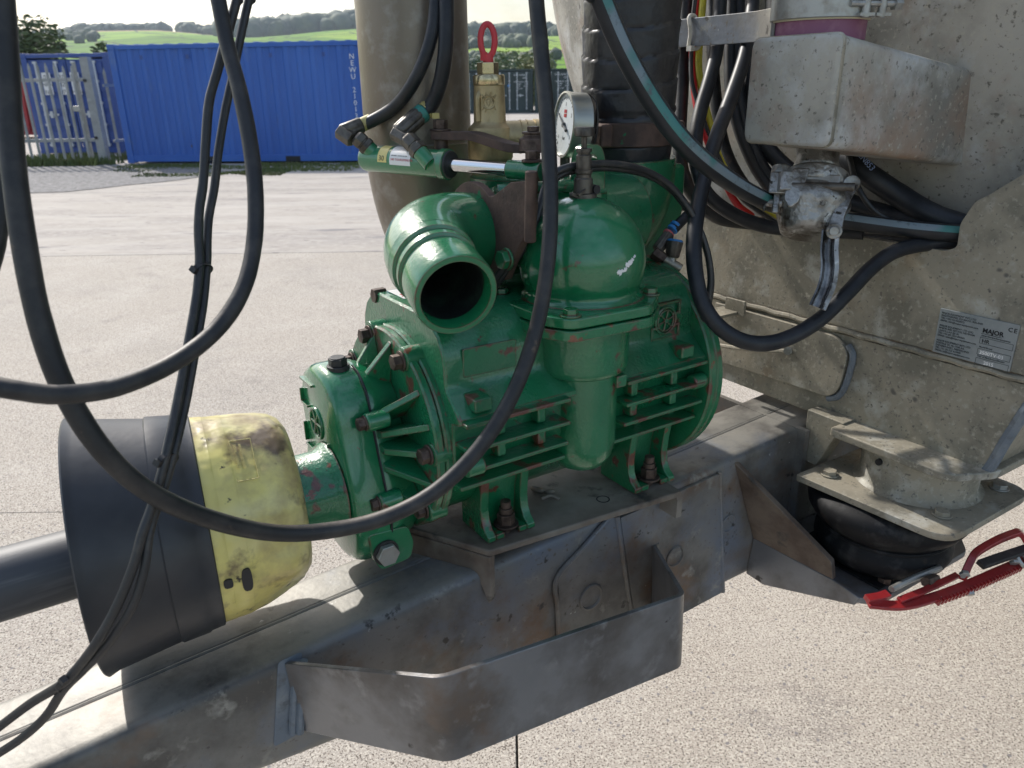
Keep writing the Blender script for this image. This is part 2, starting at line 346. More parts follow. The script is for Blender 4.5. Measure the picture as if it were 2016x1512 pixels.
def tag(o, label, cat, group=None, kind=None):
    if label: o['label'] = label
    if cat: o['category'] = cat
    if group: o['group'] = group
    if kind: o['kind'] = kind
    return o

def text_mb(txt, o, ex, ey, size, depth=0.0006, align='LEFT', spacing=1.0, mapf=None, bold=0.0):
    """raised or printed lettering: origin o, baseline direction ex, up direction ey"""
    cu_ = bpy.data.curves.new('lettering', 'FONT'); cu_.body = txt; cu_.size = size; cu_.extrude = depth; cu_.align_x = align
    cu_.space_character = spacing; cu_.offset = bold * size; cu_.resolution_u = 2
    to = bpy.data.objects.new('lettering_tmp', cu_); COL.objects.link(to)
    dg = bpy.context.evaluated_depsgraph_get()
    me = bpy.data.meshes.new_from_object(to.evaluated_get(dg))
    ex = Vector(ex).normalized(); ey = Vector(ey).normalized(); ez = ex.cross(ey); o = Vector(o)
    mb = MB()
    vs_ = [(mapf(v.co) if mapf else o + ex * v.co.x + ey * v.co.y + ez * v.co.z) for v in me.vertices]
    mb.add(vs_, [tuple(p.vertices) for p in me.polygons])
    bpy.data.objects.remove(to); bpy.data.curves.remove(cu_); bpy.data.meshes.remove(me)
    return mb

def roundpoly(pts, r, n=4):
    """2-D polygon with rounded corners"""
    out = []; N = len(pts)
    for i in range(N):
        p0, p1, p2 = Vector(pts[i - 1]), Vector(pts[i]), Vector(pts[(i + 1) % N])
        rr = r[i] if isinstance(r, (list, tuple)) else r
        a = (p0 - p1); b = (p2 - p1); d = min(rr, a.length * .49, b.length * .49)
        q0 = p1 + a.normalized() * d; q1 = p1 + b.normalized() * d
        for k in range(n + 1):
            t = k / n; out.append(tuple(q0 * (1 - t) ** 2 + p1 * 2 * t * (1 - t) + q1 * t * t))
    return out
def U_(poly, u): return [Vector((u, a, b)) for a, b in poly]      # (v, w) polygon at u
def V_(poly, v): return [Vector((a, v, b)) for a, b in poly]      # (u, w) polygon at v
def W_(poly, w): return [Vector((a, b, w)) for a, b in poly]      # (u, v) polygon at w

# ================================================================== SETTING
CONC = mat('exposed_aggregate_concrete', (0.385, 0.338, 0.286), 0.85, var=[
    ((0.45, 0.405, 0.352), 1.6, 0.45, 0.72, 7), ((0.32, 0.285, 0.25), 0.9, 0.50, 0.72, 8), ((0.26, 0.23, 0.205), 2.7, 0.60, 0.72, 7), ((0.54, 0.49, 0.415), 165, 0.50, 0.60, 3), ((0.135, 0.112, 0.092), 180, 0.55, 0.595, 3), ((0.20, 0.185, 0.18), 30, 0.16, 0.11, 0, 'dots'), ((0.30, 0.25, 0.21), 62, 0.20, 0.12, 0, 'dots')], bump=[(140, 0.5, 3)], spec=0.25)
CONCF = mat('yard_concrete', (0.375, 0.345, 0.318), 0.85, var=[
    ((0.44, 0.41, 0.385), 0.9, 0.45, 0.66, 7), ((0.27, 0.25, 0.24), 0.55, 0.48, 0.70, 8), ((0.47, 0.44, 0.41), 42, 0.48, 0.62, 4), ((0.20, 0.185, 0.175), 48, 0.54, 0.63, 4), ((0.12, 0.115, 0.11), 6.5, 0.115, 0.07, 0, 'dots'), ((0.22, 0.205, 0.195), 3.0, 0.62, 0.74, 6)],
    bump=[(90, 0.3, 3)], spec=0.25)
CONCT = mat('tracked_concrete', (0.365, 0.325, 0.282), 0.85, var=[
    ((0.43, 0.39, 0.345), 1.3, 0.45, 0.62, 7), ((0.28, 0.25, 0.225), 0.8, 0.48, 0.68, 8), ((0.43, 0.385, 0.335), 24, 0.50, 0.64, 4), ((0.15, 0.14, 0.135), 5.0, 0.13, 0.08, 0, 'dots'), ((0.20, 0.185, 0.18), 2.2, 0.60, 0.72, 6)],
    bump=[(60, 0.3, 3)], spec=0.25, stretch=(0.45, 1.6, 1))
JOINT = mat('dark_joint_filler', (0.16, 0.145, 0.13), 0.9)
GRAV = mat('grey_gravel', (0.20, 0.19, 0.185), 0.9, var=[((0.09, 0.085, 0.08), 9, 0.45, 0.6, 5), ((0.34, 0.33, 0.32), 26, 0.55, 0.66, 3)], bump=[(24, 0.8, 4)])
GRASS = mat('grass_blades', (0.085, 0.115, 0.032), 0.7, var=[((0.15, 0.17, 0.04), 1.3, 0.45, 0.7, 3), ((0.12, 0.10, 0.05), 0.7, 0.58, 0.75, 3)])
CBLUE = mat('blue_container_paint', (0.026, 0.105, 0.40), 0.45, var=[
    ((0.040, 0.135, 0.46), 0.7, 0.42, 0.7, 4), ((0.10, 0.16, 0.32), 2.5, 0.62, 0.8, 6), ((0.09, 0.06, 0.04), 5, 0.715, 0.745, 5)], bump=[(6, 0.05, 3)], stretch=(1, 1, 0.35))
CBLUED = mat('dark_blue_container_paint', (0.028, 0.070, 0.26), 0.5, var=[((0.05, 0.09, 0.27), 1.1, 0.42, 0.7, 4), ((0.08, 0.06, 0.05), 5, 0.72, 0.75, 5)])
CGREEN = mat('dark_green_container_paint', (0.022, 0.040, 0.040), 0.45, var=[((0.032, 0.055, 0.055), 1.0, 0.42, 0.7, 4)])
CRED = mat('red_skip_paint', (0.38, 0.022, 0.024), 0.5, var=[((0.25, 0.03, 0.03), 1.2, 0.45, 0.7, 4)])
RODG = mat('galvanised_lock_rod', (0.50, 0.52, 0.54), 0.45, 0.3)
PALE = mat('galvanised_palisade', (0.34, 0.345, 0.34), 0.55, 0.2, var=[((0.24, 0.245, 0.24), 2.5, 0.42, 0.68, 5), ((0.42, 0.42, 0.41), 6, .55, .75, 4)])
BARK = mat('bark', (0.075, 0.058, 0.042), 0.9, bump=[(12, 0.6, 4)])
LEAFD = mat('dark_leaves', (0.050, 0.085, 0.028), 0.6, var=[((0.085, 0.12, 0.035), 0.5, 0.42, 0.66, 3)])
LEAFL = mat('olive_leaves', (0.095, 0.125, 0.030), 0.6, var=[((0.15, 0.15, 0.045), 0.6, 0.42, 0.66, 3)])
WOODF = mat('distant_wood', (0.040, 0.060, 0.034), 0.8, var=[((0.075, 0.095, 0.040), 0.05, 0.42, 0.62, 3)])

# fields and hills: one sheet from the yard to the skyline, heights by distance and bearing
def interp(x, tab):
    for (x0, y0), (x1, y1) in zip(tab, tab[1:]):
        if x <= x1: return y0 + (y1 - y0) * max(0, min(1, (x - x0) / (x1 - x0)))
    return tab[-1][1]
SKY_EL = [(-60, 2.6), (-34, 3.0), (-27, 3.15), (-22, 3.35), (-17, 3.05), (-12, 3.35), (-8, 3.5), (-4, 2.95), (0, 3.05), (4, 3.1), (12, 3.3), (60, 2.8)]
def terrain_h(x, y):
    r = math.hypot(x, y); az = math.degrees(math.atan2(x, y)) if y > 1 else 60 * (1 if x > 0 else -1)
    if r < 90 or y < 0: return -0.16
    e = math.tan(R(interp(az, SKY_EL)))
    t = min(1, (r - 90) / 1210.0); s = t * t * (3 - 2 * t)
    h = 1300 * e * (0.25 * t + 0.75 * s)
    h += 5.5 * mnoise.noise((x * 0.0045, y * 0.0045, 2.0)) * min(1, (r - 90) / 400) * (1 - 0.8 * max(0, (t - 0.75) / 0.25))
    if r > 1300: h -= (r - 1300) * 0.05
    return h - 0.16
mb = MB(); rads = [0.5, 20, 60, 90, 130, 180, 240, 300, 370, 440, 520, 600, 680, 760, 840, 920, 1000, 1080, 1160, 1230, 1300, 1400, 1700, 2400]
azs = [i * 1.5 for i in range(-120, 121)]
rings = []
for r_ in rads: rings.append([Vector((r_ * math.sin(R(a)), r_ * math.cos(R(a)), terrain_h(r_ * math.sin(R(a)), r_ * math.cos(R(a))))) for a in azs[:-1]])
mb.loft(rings, cap=False)
FIELD = bpy.data.materials.new('patchwork_fields'); FIELD.use_nodes = True
t = FIELD.node_tree; L = t.links.new; b = t.nodes['Principled BSDF']; b.inputs['Roughness'].default_value = 0.9; b.inputs['Specular IOR Level'].default_value = 0.1
tcn = t.nodes.new('ShaderNodeTexCoord'); mpn = t.nodes.new('ShaderNodeMapping'); mpn.inputs['Scale'].default_value = (1 / 230, 1 / 330, 0); mpn.inputs['Rotation'].default_value = (0, 0, 0.35)
vo = t.nodes.new('ShaderNodeTexVoronoi'); vo.inputs['Scale'].default_value = 1.0
cr_ = t.nodes.new('ShaderNodeValToRGB'); cr_.color_ramp.interpolation = 'CONSTANT'
cols = [(0, (0.130, 0.245, 0.020)), (0.3, (0.195, 0.320, 0.030)), (0.55, (0.105, 0.205, 0.025)), (0.74, (0.360, 0.225, 0.130)), (0.86, (0.225, 0.330, 0.040))]
for k, (p_, c_) in enumerate(cols):
    e_ = cr_.color_ramp.elements[k] if k < 2 else cr_.color_ramp.elements.new(p_)
    e_.position = p_; e_.color = (*c_, 1)
sp = t.nodes.new('ShaderNodeSeparateColor')
L(tcn.outputs['Object'], mpn.inputs['Vector']); L(mpn.outputs[0], vo.inputs['Vector']); L(vo.outputs['Color'], sp.inputs[0]); L(sp.outputs[0], cr_.inputs[0])
ve = t.nodes.new('ShaderNodeTexVoronoi'); ve.feature = 'DISTANCE_TO_EDGE'; L(mpn.outputs[0], ve.inputs['Vector'])
me_ = t.nodes.new('ShaderNodeMapRange'); me_.inputs['From Min'].default_value = 0.028; me_.inputs['From Max'].default_value = 0.016
L(ve.outputs['Distance'], me_.inputs['Value'])
mm = t.nodes.new('ShaderNodeMix'); mm.data_type = 'RGBA'; L(me_.outputs[0], mm.inputs[0]); L(cr_.outputs[0], mm.inputs[6]); mm.inputs[7].default_value = (0.045, 0.065, 0.03, 1)
L(mm.outputs[2], b.inputs['Base Color'])
ter = obj('terrain', mb, FIELD, frame=False); tag(ter, 'green patchwork fields rising to the hilly skyline', 'fields', kind='structure')

# yard: concrete slabs laid side by side with open joints
ybase = MB().box((0, 26, -0.115), (110, 100, 0.06))
yard = obj('yard_ground', ybase, JOINT, frame=False); tag(yard, 'pale concrete yard cast in large slabs', 'yard', kind='structure')
XJ = [-52, -36, -20, -10, 0.0, 8.5, 17, 28, 50]; YJ = [-22, -8, -2.55, 2.785, 8.12, 13.5, 26, 40, 75]
for i in range(len(XJ) - 1):
    for j in range(len(YJ) - 1):
        x0, x1, y0, y1 = XJ[i] + .0025, XJ[i + 1] - .0025, YJ[j] + .004, YJ[j + 1] - .004
        mb = MB().box(((x0 + x1) / 2, (y0 + y1) / 2, -0.04 + 0.0012 * ((i * 3 + j * 5) % 4 - 1.5)), (x1 - x0, y1 - y0, 0.08))
        obj('slab', mb, CONC if y1 < 9 else CONCT, yard, bev=0.004, frame=False)

# gravel patch and grass verge before the containers
def patch(name, pts, z, m, parent=None):
    mb = MB(); mb.add([(x, y, z) for x, y in pts], [tuple(range(len(pts)))]); return obj(name, mb, m, parent, frame=False)
gp = []
for k in range(40):
    a = k * 2 * math.pi / 40; rr = 1 + 0.16 * mnoise.noise((math.cos(a) * 2, math.sin(a) * 2, 0))
    gp.append((-10.6 + 4.6 * math.cos(a) * rr, 16.2 + 2.9 * math.sin(a) * rr))
tag(patch('gravel_patch', gp, 0.010, GRAV), 'grey gravel patch spilling in front of the palisade gate', 'gravel', kind='structure')
def grass(name, label, regions, n, hgt):
    mb = MB()
    for _ in range(n):
        x0, x1, y0, y1 = random.choice(regions)
        x = random.uniform(x0, x1); y = random.uniform(y0, y1)
        if mnoise.noise((x * 0.9, y * 1.1, 4.0)) < -0.12: continue
        h = hgt * random.uniform(.35, 1.1) * (0.7 + 0.5 * mnoise.noise((x * .7, y * .7, 9))); a = random.uniform(0, 6.28); wd = random.uniform(.012, .022)
        dx, dy = math.cos(a) * wd, math.sin(a) * wd; lx, ly = random.uniform(-.4, .4) * h, random.uniform(-.4, .4) * h
        mb.add([(x - dx, y - dy, 0), (x + dx, y + dy, 0), (x + lx * .5 + dx * .6, y + ly * .5 + dy * .6, h * .6), (x + lx, y + ly, h), (x + lx * .5 - dx * .6, y + ly * .5 - dy * .6, h * .6)], [(0, 1, 2, 3, 4)])
    return tag(obj(name, mb, GRASS, frame=False), label, 'grass', kind='stuff')
grass('grass_verge', 'thin grass strip growing along the foot of the blue container', [(-8.6, -3.0, 16.6, 18.2), (-8.9, -3.0, 17.9, 18.7), (-7.6, -4.6, 15.9, 17.2)], 9000, .07)
grass('grass_tuft', 'bright green grass under the palisade gate', [(-12.6, -9.3, 18.7, 21.5), (-12.6, -9.6, 18.5, 19.6)], 5200, .26)

# ------------------------------------------------------------------ shipping containers
def container(name, label, m, p0, yaw, length, side_n, group=None, door=False, h=2.59, d=2.44, seam=0.0):
    """p0: near left bottom corner; the near face runs along the yaw direction"""
    rz = Matrix.Rotation(yaw, 3, 'Z'); o = Vector(p0)
    def T(x, y, z): return o + rz @ Vector((x, y, z))
    def bx(mb, x0, x1, y0, y1, z0, z1):
        mb.box(T((x0 + x1) / 2, (y0 + y1) / 2, (z0 + z1) / 2), (x1 - x0, y1 - y0, z1 - z0), rz); return mb
    root = thing(name, label, 'container', p0, group, frame=False)
    def cor(xa, xb, yf, n, amp):
        pts = []
        for i in range(n):
            s = (xb - xa) / n; x = xa + i * s
            pts += [(x, yf), (x + s * .30, yf), (x + s * .45, yf + amp), (x + s * .85, yf + amp)]
        pts.append((xb, yf)); return pts
    nearp = cor(.14, length - .14, .035, side_n, .036) if not door else None
    if nearp:
        mb = MB(); mb.loft([[T(x, y, .17) for x, y in nearp], [T(x, y, h - .11) for x, y in nearp]], closed=False)
        obj('side_wall', mb, m, root, ang=25)
    mb = MB(); bx(mb, .14, length - .14, d - .06, d - .02, .17, h - .1); obj('side_wall', mb, m, root)
    for x in (0.04, length - .08):
        mb = MB(); bx(mb, x, x + .04, .14, d - .14, .17, h - .1); obj('end_wall', mb, m, root)
    mb = MB(); bx(mb, .06, length - .06, .06, d - .06, h - .045, h - .022)
    for k in range(int(length / .35)): bx(mb, .25 + k * .35, .25 + k * .35 + .12, .10, d - .1, h - .022, h - .002)
    obj('roof', mb, m, root)
    for y in (0.015, d - .095):
        mb = MB(); bx(mb, .12, length - .12, y, y + .08, h - .115, h - .02); obj('top_rail', mb, m, root, bev=.006)
        mb = MB(); bx(mb, .12, length - .12, y, y + .08, .03, .175); obj('bottom_rail', mb, m, root, bev=.006)
    for x in (0.0, length - .17):
        for y in (0.0, d - .17):
            mb = MB(); bx(mb, x + .005, x + .165, y + .005, y + .165, .12, h - .12); obj('corner_post', mb, m, root, bev=.01)
            for z in (0, h - .12):
                mb = MB(); bx(mb, x, x + .17, y, y + .17, z, z + .12); c = obj('corner_casting', mb, m, root, bev=.008)
    if not door:
        for x in (length * .5 - 1.2, length * .5 + 0.85):
            mb = MB(); bx(mb, x, x + .35, .008, .014, .035, .145); obj('forklift_pocket', mb, INKB, root)
        for k in (0.12, .3, .62, .82):
            mb = MB(); bx(mb, length * k, length * k + .07, .028, .034, h - .33, h - .24); obj('vent', mb, CBLUED, root)
    if door:
        for dx in (.17, length / 2 + .01):
            wd = length / 2 - .18
            mb = MB(); bx(mb, dx, dx + wd, .05, .09, .16, h - .16)
            for k in range(5):
                z = .30 + k * .44; bx(mb, dx + .05, dx + wd - .05, .022, .05, z, z + .30)
            obj('door', mb, m, root, bev=.012)
            for rx in (.22, wd - .24):
                mb = MB(); mb.cyl(T(dx + rx, -.01, .2), T(dx + rx, -.01, h - .2), .028, 8)
                for z in (.22, .75, 1.3, 1.85, h - .26): bx(mb, dx + rx - .05, dx + rx + .05, -.04, .03, z, z + .06)
                rod = obj('lock_rod', mb, RODG, root)
                mb = MB(); bx(mb, dx + rx - .02, dx + rx + .40 if rx < .4 else dx + rx + .02, -.045, -.02, 1.02, 1.07)
                if rx < .4: bx(mb, dx + rx + .16, dx + rx + .24, -.06, -.02, .96, 1.13)
                obj('handle', mb, RODG, rod)
    return root, T, rz

yawb = math.atan2(18.43 - 18.99, -3.46 + 9.0)
cb, Tb, rzb = container('shipping_container', 'bright blue shipping container, side on, with white vertical lettering', CBLUE, (-9.05, 18.98, 0.02), yawb, 6.06, 19)
mb = MB()
for k, ch in enumerate('NEWU 2101350'):
    if ch == ' ': continue
    zt = 2.30 - k * 0.138
    tm = text_mb(ch, Tb(5.64, 0.024, zt - .1), rzb @ Vector((1, 0, 0)), (0, 0, 1), 0.155, 0.002, 'CENTER'); mb.add(tm.v, tm.f)
for a in ((-.075, -.075), (.075, -.075), (-.075, .075), (.075, .075)): pass
for dz in (-.045, .115): mb.box(Tb(5.64, .022, 2.30 - 11 * .138 - .1 + dz), (.13, .003, .012), rzb)
for dx in (-.065, .065): mb.box(Tb(5.64 + dx, .022, 2.30 - 11 * .138 - .065), (.012, .003, .17), rzb)
obj('lettering', mb, INKW, cb)

c2, T2, rz2 = container('shipping_container', 'darker blue container end on behind the palisade gate', CBLUED, (-13.05, 22.4, 0.0), R(-4), 2.44, 6, door=True, d=6.06)
for k in range(4):
    mb = MB(); mb.box(T2(.62 + k * .40, .008, 1.83), (.24, .012, .56), rz2); st = obj('label_sticker', mb, STICKW, c2)
    mb = MB()
    for q in range(3):
        tm = text_mb(['07', 'HRN', 'NZ'][(k + q) % 3], T2(.62 + k * .40, -.0005, 1.95 - q * .19), rz2 @ Vector((1, 0, 0)), (0, 0, 1), .15, .001, 'CENTER'); mb.add(tm.v, tm.f)
    obj('lettering', mb, INKG, st)

for k, (xl, lab) in enumerate([(-3.42, 'leftmost dark green container in the far row, beside the grey pipe'), (-0.88, 'middle dark green container in the far row, behind the brass valve'), (1.66, 'rightmost dark green container in the far row, above the pressure gauge')]):
    c3, T3, rz3 = container('shipping_container', lab, CGREEN, (xl, 52.2 - k * .5, 0.0), R(-2), 2.46, 6, 'dark green containers parked in a row', True, d=6.06)
    mb = MB()
    for q, s in enumerate(['TCBU 107542 1', '22G1']):
        tm = text_mb(s, T3(2.1, -.002 + .02, 2.19 - q * .17), (1, 0, 0), (0, 0, 1), .13, .002, 'RIGHT'); mb.add(tm.v, tm.f)
    for q, s in enumerate(['MAX GROSS  30.480', 'TARE        2.185', 'NET        28.295', 'CU CAP      33.2']):
        tm = text_mb(s, T3(2.15, -.002 + .02, 1.80 - q * .13), (1, 0, 0), (0, 0, 1), .10, .002, 'RIGHT'); mb.add(tm.v, tm.f)
    obj('lettering', mb, INKW, c3)
    mb = MB(); mb.cyl(T3(.95, .012, 1.63), T3(.95, .02, 1.63), .09, 16); obj('round_sticker', mb, BLUEC, c3)
    if k == 0:
        mb = MB(); mb.prism([T3(.42, .012, 1.72), T3(.64, .012, 1.72), T3(.53, .012, 1.50)], (0, .01, 0)); obj('warning_sticker', mb, STICKY, c3)
        for z in (2.0, .72):
            mb = MB(); mb.box(T3(.45, .015, z), (.24, .012, .26)); obj('label_sticker', mb, STICKW, c3)

# red skip behind the gate
rs = thing('waste_skip', 'red steel skip half hidden behind the left of the palisade gate', 'skip', (-20.5, 30, 0), frame=False)
mb = MB(); mb.loft([[Vector(p) for p in [(-20.2, 30, .15), (-17.2, 30, .15), (-17.2, 31.8, .15), (-20.2, 31.8, .15)]], [Vector(p) for p in [(-20.8, 29.8, 1.9), (-16.3, 29.8, 1.9), (-16.3, 32, 1.9), (-20.8, 32, 1.9)]]])
obj('hopper', mb, CRED, rs, bev=.02)
mb = MB().box((-18.5, 29.78, 1.92), (4.7, .1, .14)); obj('rim', mb, CRED, rs, bev=.02)
for k in range(5):
    mb = MB().box((-20 + k * .8, 29.86, 1.05), (.09, .1, 1.5), Matrix.Rotation(R(-4), 3, 'X')); obj('rib', mb, CRED, rs)

# palisade gate and fence
fx = thing('palisade_gate', 'grey galvanised palisade gate with pointed pales, left of the blue container', 'gate', (-11.6, 19.2, 0), frame=False)
palm = None
for k in range(13):
    x = -12.35 + k * .195; y = 19.15; h = 2.25 if k < 11 else 2.18
    zs = .12
    prof = [(-.034, .012), (-.026, 0), (-.008, -.012), (.008, -.012), (.026, 0), (.034, .012)]
    mb = MB(); rings = [[Vector((x + a * s, y - .035 + b2, z)) for a, b2 in prof] + [Vector((x + a * s, y - .035 + b2 + .006, z)) for a, b2 in reversed(prof)] for z, s in ((zs, 1), (h - .12, 1), (h - .10, 1), (h, .18))]
    mb.loft(rings)
    o = obj('pale', mb, PALE, fx, ang=50)
for z in (.55, 1.88):
    mb = MB().box((-11.15, 19.16, z), (2.75, .05, .075)); obj('rail', mb, PALE, fx, bev=.004)
for x in (-12.5, -9.98):
    mb = MB().box((x, 19.2, 1.15), (.07, .07, 2.2)); obj('stile', mb, PALE, fx, bev=.006)
mb = MB().box((-10.05, 19.08, 1.25), (.16, .06, .12)); obj('latch', mb, ZINC, fx, bev=.01)
fp = thing('fence_post', 'wide galvanised gate post between the gate and the blue container', 'post', (-9.72, 19.2, 0), frame=False)
mb = MB(); pf = roundpoly([(-.1, -.1), (.1, -.1), (.1, .1), (-.1, .1)], .02)
mb.loft([[Vector((-9.70 + a, 19.22 + b2, z)) for a, b2 in pf] for z in (0, 2.36)]); obj('shaft', mb, PALE, fp)
for z in (1.86, .6):
    mb = MB().cyl((-9.75, 19.115, z), (-9.75, 19.08, z), .035, 10); obj('hinge_bolt', mb, BLACKST, fp)
fr = thing('palisade_fence', 'narrow palisade return between the gate post and the blue container', 'fence', (-9.4, 19.6, 0), frame=False)
for k in range(4):
    x = -9.46 + k * .085; y = 19.5 + k * .30
    mb = MB().box((x, y, 1.05), (.065, .02, 1.95)); mb.prism([(x - .032, y - .01, 2.025), (x + .032, y - .01, 2.025), (x, y - .01, 2.14)], (0, .02, 0)); obj('pale', mb, PALE, fr)
for z in (.5, 1.75):
    mb = MB().box((-9.33, 19.97, z), (.05, 1.2, .06), Matrix.Rotation(R(-15), 3, 'Z')); obj('rail', mb, PALE, fr)

# ------------------------------------------------------------------ trees
def tree(name, label, x, y, h, rx, m, nleaf, ls, z0=0.0, group=None, crown_lo=.25):
    zt = terrain_h(x, y) + z0; root = thing(name, label, 'tree', (x, y, zt), group, frame=False)
    rnd = random.Random(hash((round(x), round(y))) & 0xffff)
    mb = MB(); mb.tube([(x, y, zt - .1), (x + .1, y, zt + h * .25), (x - .1, y + .1, zt + h * .55), (x, y, zt + h * .85)], lambda t: h * .035 * (1 - .8 * t), 8, 4)
    lobes = []
    for k in range(11):
        a = rnd.uniform(0, 6.28); zz = rnd.uniform(crown_lo + .08, .86); rr = rx * rnd.uniform(.25, .75) * (1.15 - .5 * zz)
        c = Vector((x + math.cos(a) * rr, y + math.sin(a) * rr, zt + h * zz)); lobes.append((c, rx * rnd.uniform(.30, .52)))
        mb.tube([(x, y, zt + h * max(.18, zz - .3)), (x + math.cos(a) * rr * .5, y + math.sin(a) * rr * .5, zt + h * (zz - .1)), tuple(c)], lambda t: h * .012 * (1 - .7 * t), 5, 3)
    obj('trunk', mb, BARK, root)
    mb = MB()
    for _ in range(nleaf):
        c, r_ = rnd.choice(lobes); d = Vector((rnd.gauss(0, 1), rnd.gauss(0, 1), rnd.gauss(0, .8))).normalized() * r_ * rnd.uniform(.35, 1.08) ** .6
        p = c + d; ax = Vector((rnd.gauss(0, 1), rnd.gauss(0, 1), rnd.gauss(0, 1))).normalized(); bx_, by_ = basis(ax); s = ls * rnd.uniform(.6, 1.3)
        mb.add([p - bx_ * s, p + by_ * s * .45, p + bx_ * s, p - by_ * s * .45], [(0, 1, 2, 3)])
    obj('crown', mb, m, root, ang=180)
    return root
tree('tree', 'dark bushy tree rising above the left container behind the gate', -25.5, 44, 5.2, 3.3, LEAFD, 5200, .17)
tree('shrub', 'low dark shrub just right of the dark tree above the left container', -19.6, 42, 4.1, 1.8, LEAFD, 2200, .15)
tree('tree', 'olive leaved tree beside the upper edge of the tank, behind the green containers', 6.3, 58.5, 7.6, 3.4, LEAFL, 7000, .16)
TREEB = [(-6.5, 72, 3.9, 3.4, 0), (-2.8, 84, 3.9, 3.8, 1), (0.4, 78, 3.6, 3.2, 0), (2.9, 70, 3.8, 3.0, 1), (-4.6, 100, 4.6, 4.5, 0), (1.8, 104, 4.8, 5.0, 1)]
TLAB = ['bushy tree behind the leftmost green container', 'pale olive bush behind the red valve ring', 'dark bush behind the middle green container, right of the brass valve', 'olive bush above the right end of the green row',
        'taller dark tree set back behind the leftmost green container', 'taller olive tree set back behind the middle green container']
for (x, y, h, rx, q), lb in zip(TREEB, TLAB): tree('tree', lb, x, y, h, rx, LEAFL if q else LEAFD, 2600, .2, 0, 'trees behind the green containers', .12)

# woods on the hills: countless far crowns, one mass
mb = MB(); bmi = bmesh.new(); bmesh.ops.create_icosphere(bmi, subdivisions=2, radius=1); ivs = [v.co.copy() for v in bmi.verts]; ifs = [tuple(v.index for v in f.verts) for f in bmi.faces]; bmi.free()
WOODS = [(-27.5, -24.5, 1180, 1300, 60, 7.0), (-25.5, -21.8, 1240, 1300, 75, 8.5), (-21.0, -18.6, 1150, 1290, 90, 8.5), (-18.5, -9.2, 1020, 1310, 760, 12.5),
         (-9, -4, 1150, 1300, 200, 10), (-5.0, -1.6, 900, 1200, 260, 9.0), (-3.6, 2.6, 1260, 1300, 110, 8.5), (-1.8, 2.8, 960, 1060, 150, 9.0), (-4.5, 2.6, 600, 640, 50, 5.0), (-5.5, 3.5, 230, 420, 70, 2.6), (-30, -26, 700, 1000, 40, 4), (3, 12, 900, 1300, 160, 7)]
rnd = random.Random(3)
for a0, a1, r0_, r1_, n, sz in WOODS:
    for _ in range(n):
        a = R(rnd.uniform(a0, a1)); r_ = rnd.uniform(r0_, r1_); x, y = r_ * math.sin(a), r_ * math.cos(a); z = terrain_h(x, y); s = sz * rnd.uniform(.6, 1.2); sd = rnd.uniform(0, 99)
        vs_ = []
        for c in ivs:
            k = 1 + .32 * mnoise.noise((c.x * 1.9 + sd, c.y * 1.9, c.z * 1.9)); vs_.append((x + c.x * s * k, y + c.y * s * k, z + s * .55 + c.z * s * k * .95))
        mb.add(vs_, ifs)
tag(obj('woodland', mb, WOODF, frame=False, ang=60), 'distant woods and hedgerow trees along the hills', 'woods', kind='stuff')
# ================================================================== DRAWBAR
def rail_ring(u, v0, v1, r=.016, top=None, bot=None):
    wt = -.156 + .063 * u if top is None else top
    wb = (-.335 - .085 * u if u < .6 else -.387) if bot is None else bot
    return U_(roundpoly([(v0, wt), (v1, wt), (v1, wb), (v0, wb)], [r, .004, .004, r] if v0 < v1 else [r, .004, .004, r], 4), u)
db = thing('drawbar', 'dirty galvanised box section drawbar carrying the green pump', 'drawbar', (0, -.047, -.4))
us = [-1.6, -.9, -.6, -.4, -.2, 0, .2, .4, .6, .8, 1.0, 1.4]
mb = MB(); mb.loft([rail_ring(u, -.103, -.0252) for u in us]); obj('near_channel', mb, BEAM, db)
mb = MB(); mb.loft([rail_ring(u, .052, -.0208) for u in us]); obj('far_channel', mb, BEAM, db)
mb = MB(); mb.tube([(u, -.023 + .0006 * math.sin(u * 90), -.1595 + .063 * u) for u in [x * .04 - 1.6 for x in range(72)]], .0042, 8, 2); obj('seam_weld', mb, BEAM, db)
# fish plates welded over the near face
def face_plate(name, pts, v, th, m, r=.004):
    mb = MB(); mb.prism(V_(roundpoly(pts, r, 2), v), (0, -th, 0)); return obj(name, mb, m, db, bev=.0015)
uw = lambda p: (p[0], p[2])
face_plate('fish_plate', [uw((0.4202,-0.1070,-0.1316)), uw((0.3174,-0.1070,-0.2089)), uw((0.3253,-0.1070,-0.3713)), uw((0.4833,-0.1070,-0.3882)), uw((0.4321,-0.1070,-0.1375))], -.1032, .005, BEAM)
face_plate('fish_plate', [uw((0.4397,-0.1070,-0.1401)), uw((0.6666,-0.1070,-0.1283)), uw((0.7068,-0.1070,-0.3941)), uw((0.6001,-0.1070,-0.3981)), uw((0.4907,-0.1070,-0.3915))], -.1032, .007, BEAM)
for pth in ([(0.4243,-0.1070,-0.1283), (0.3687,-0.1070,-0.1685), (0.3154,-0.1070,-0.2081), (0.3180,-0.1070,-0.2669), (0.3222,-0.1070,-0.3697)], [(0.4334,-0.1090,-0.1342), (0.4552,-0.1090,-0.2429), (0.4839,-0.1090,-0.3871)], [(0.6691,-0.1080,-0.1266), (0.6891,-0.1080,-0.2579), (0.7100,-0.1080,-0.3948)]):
    mb = MB(); mb.tube(pth, .0042, 8, 8); obj('weld_bead', mb, BEAM, db)
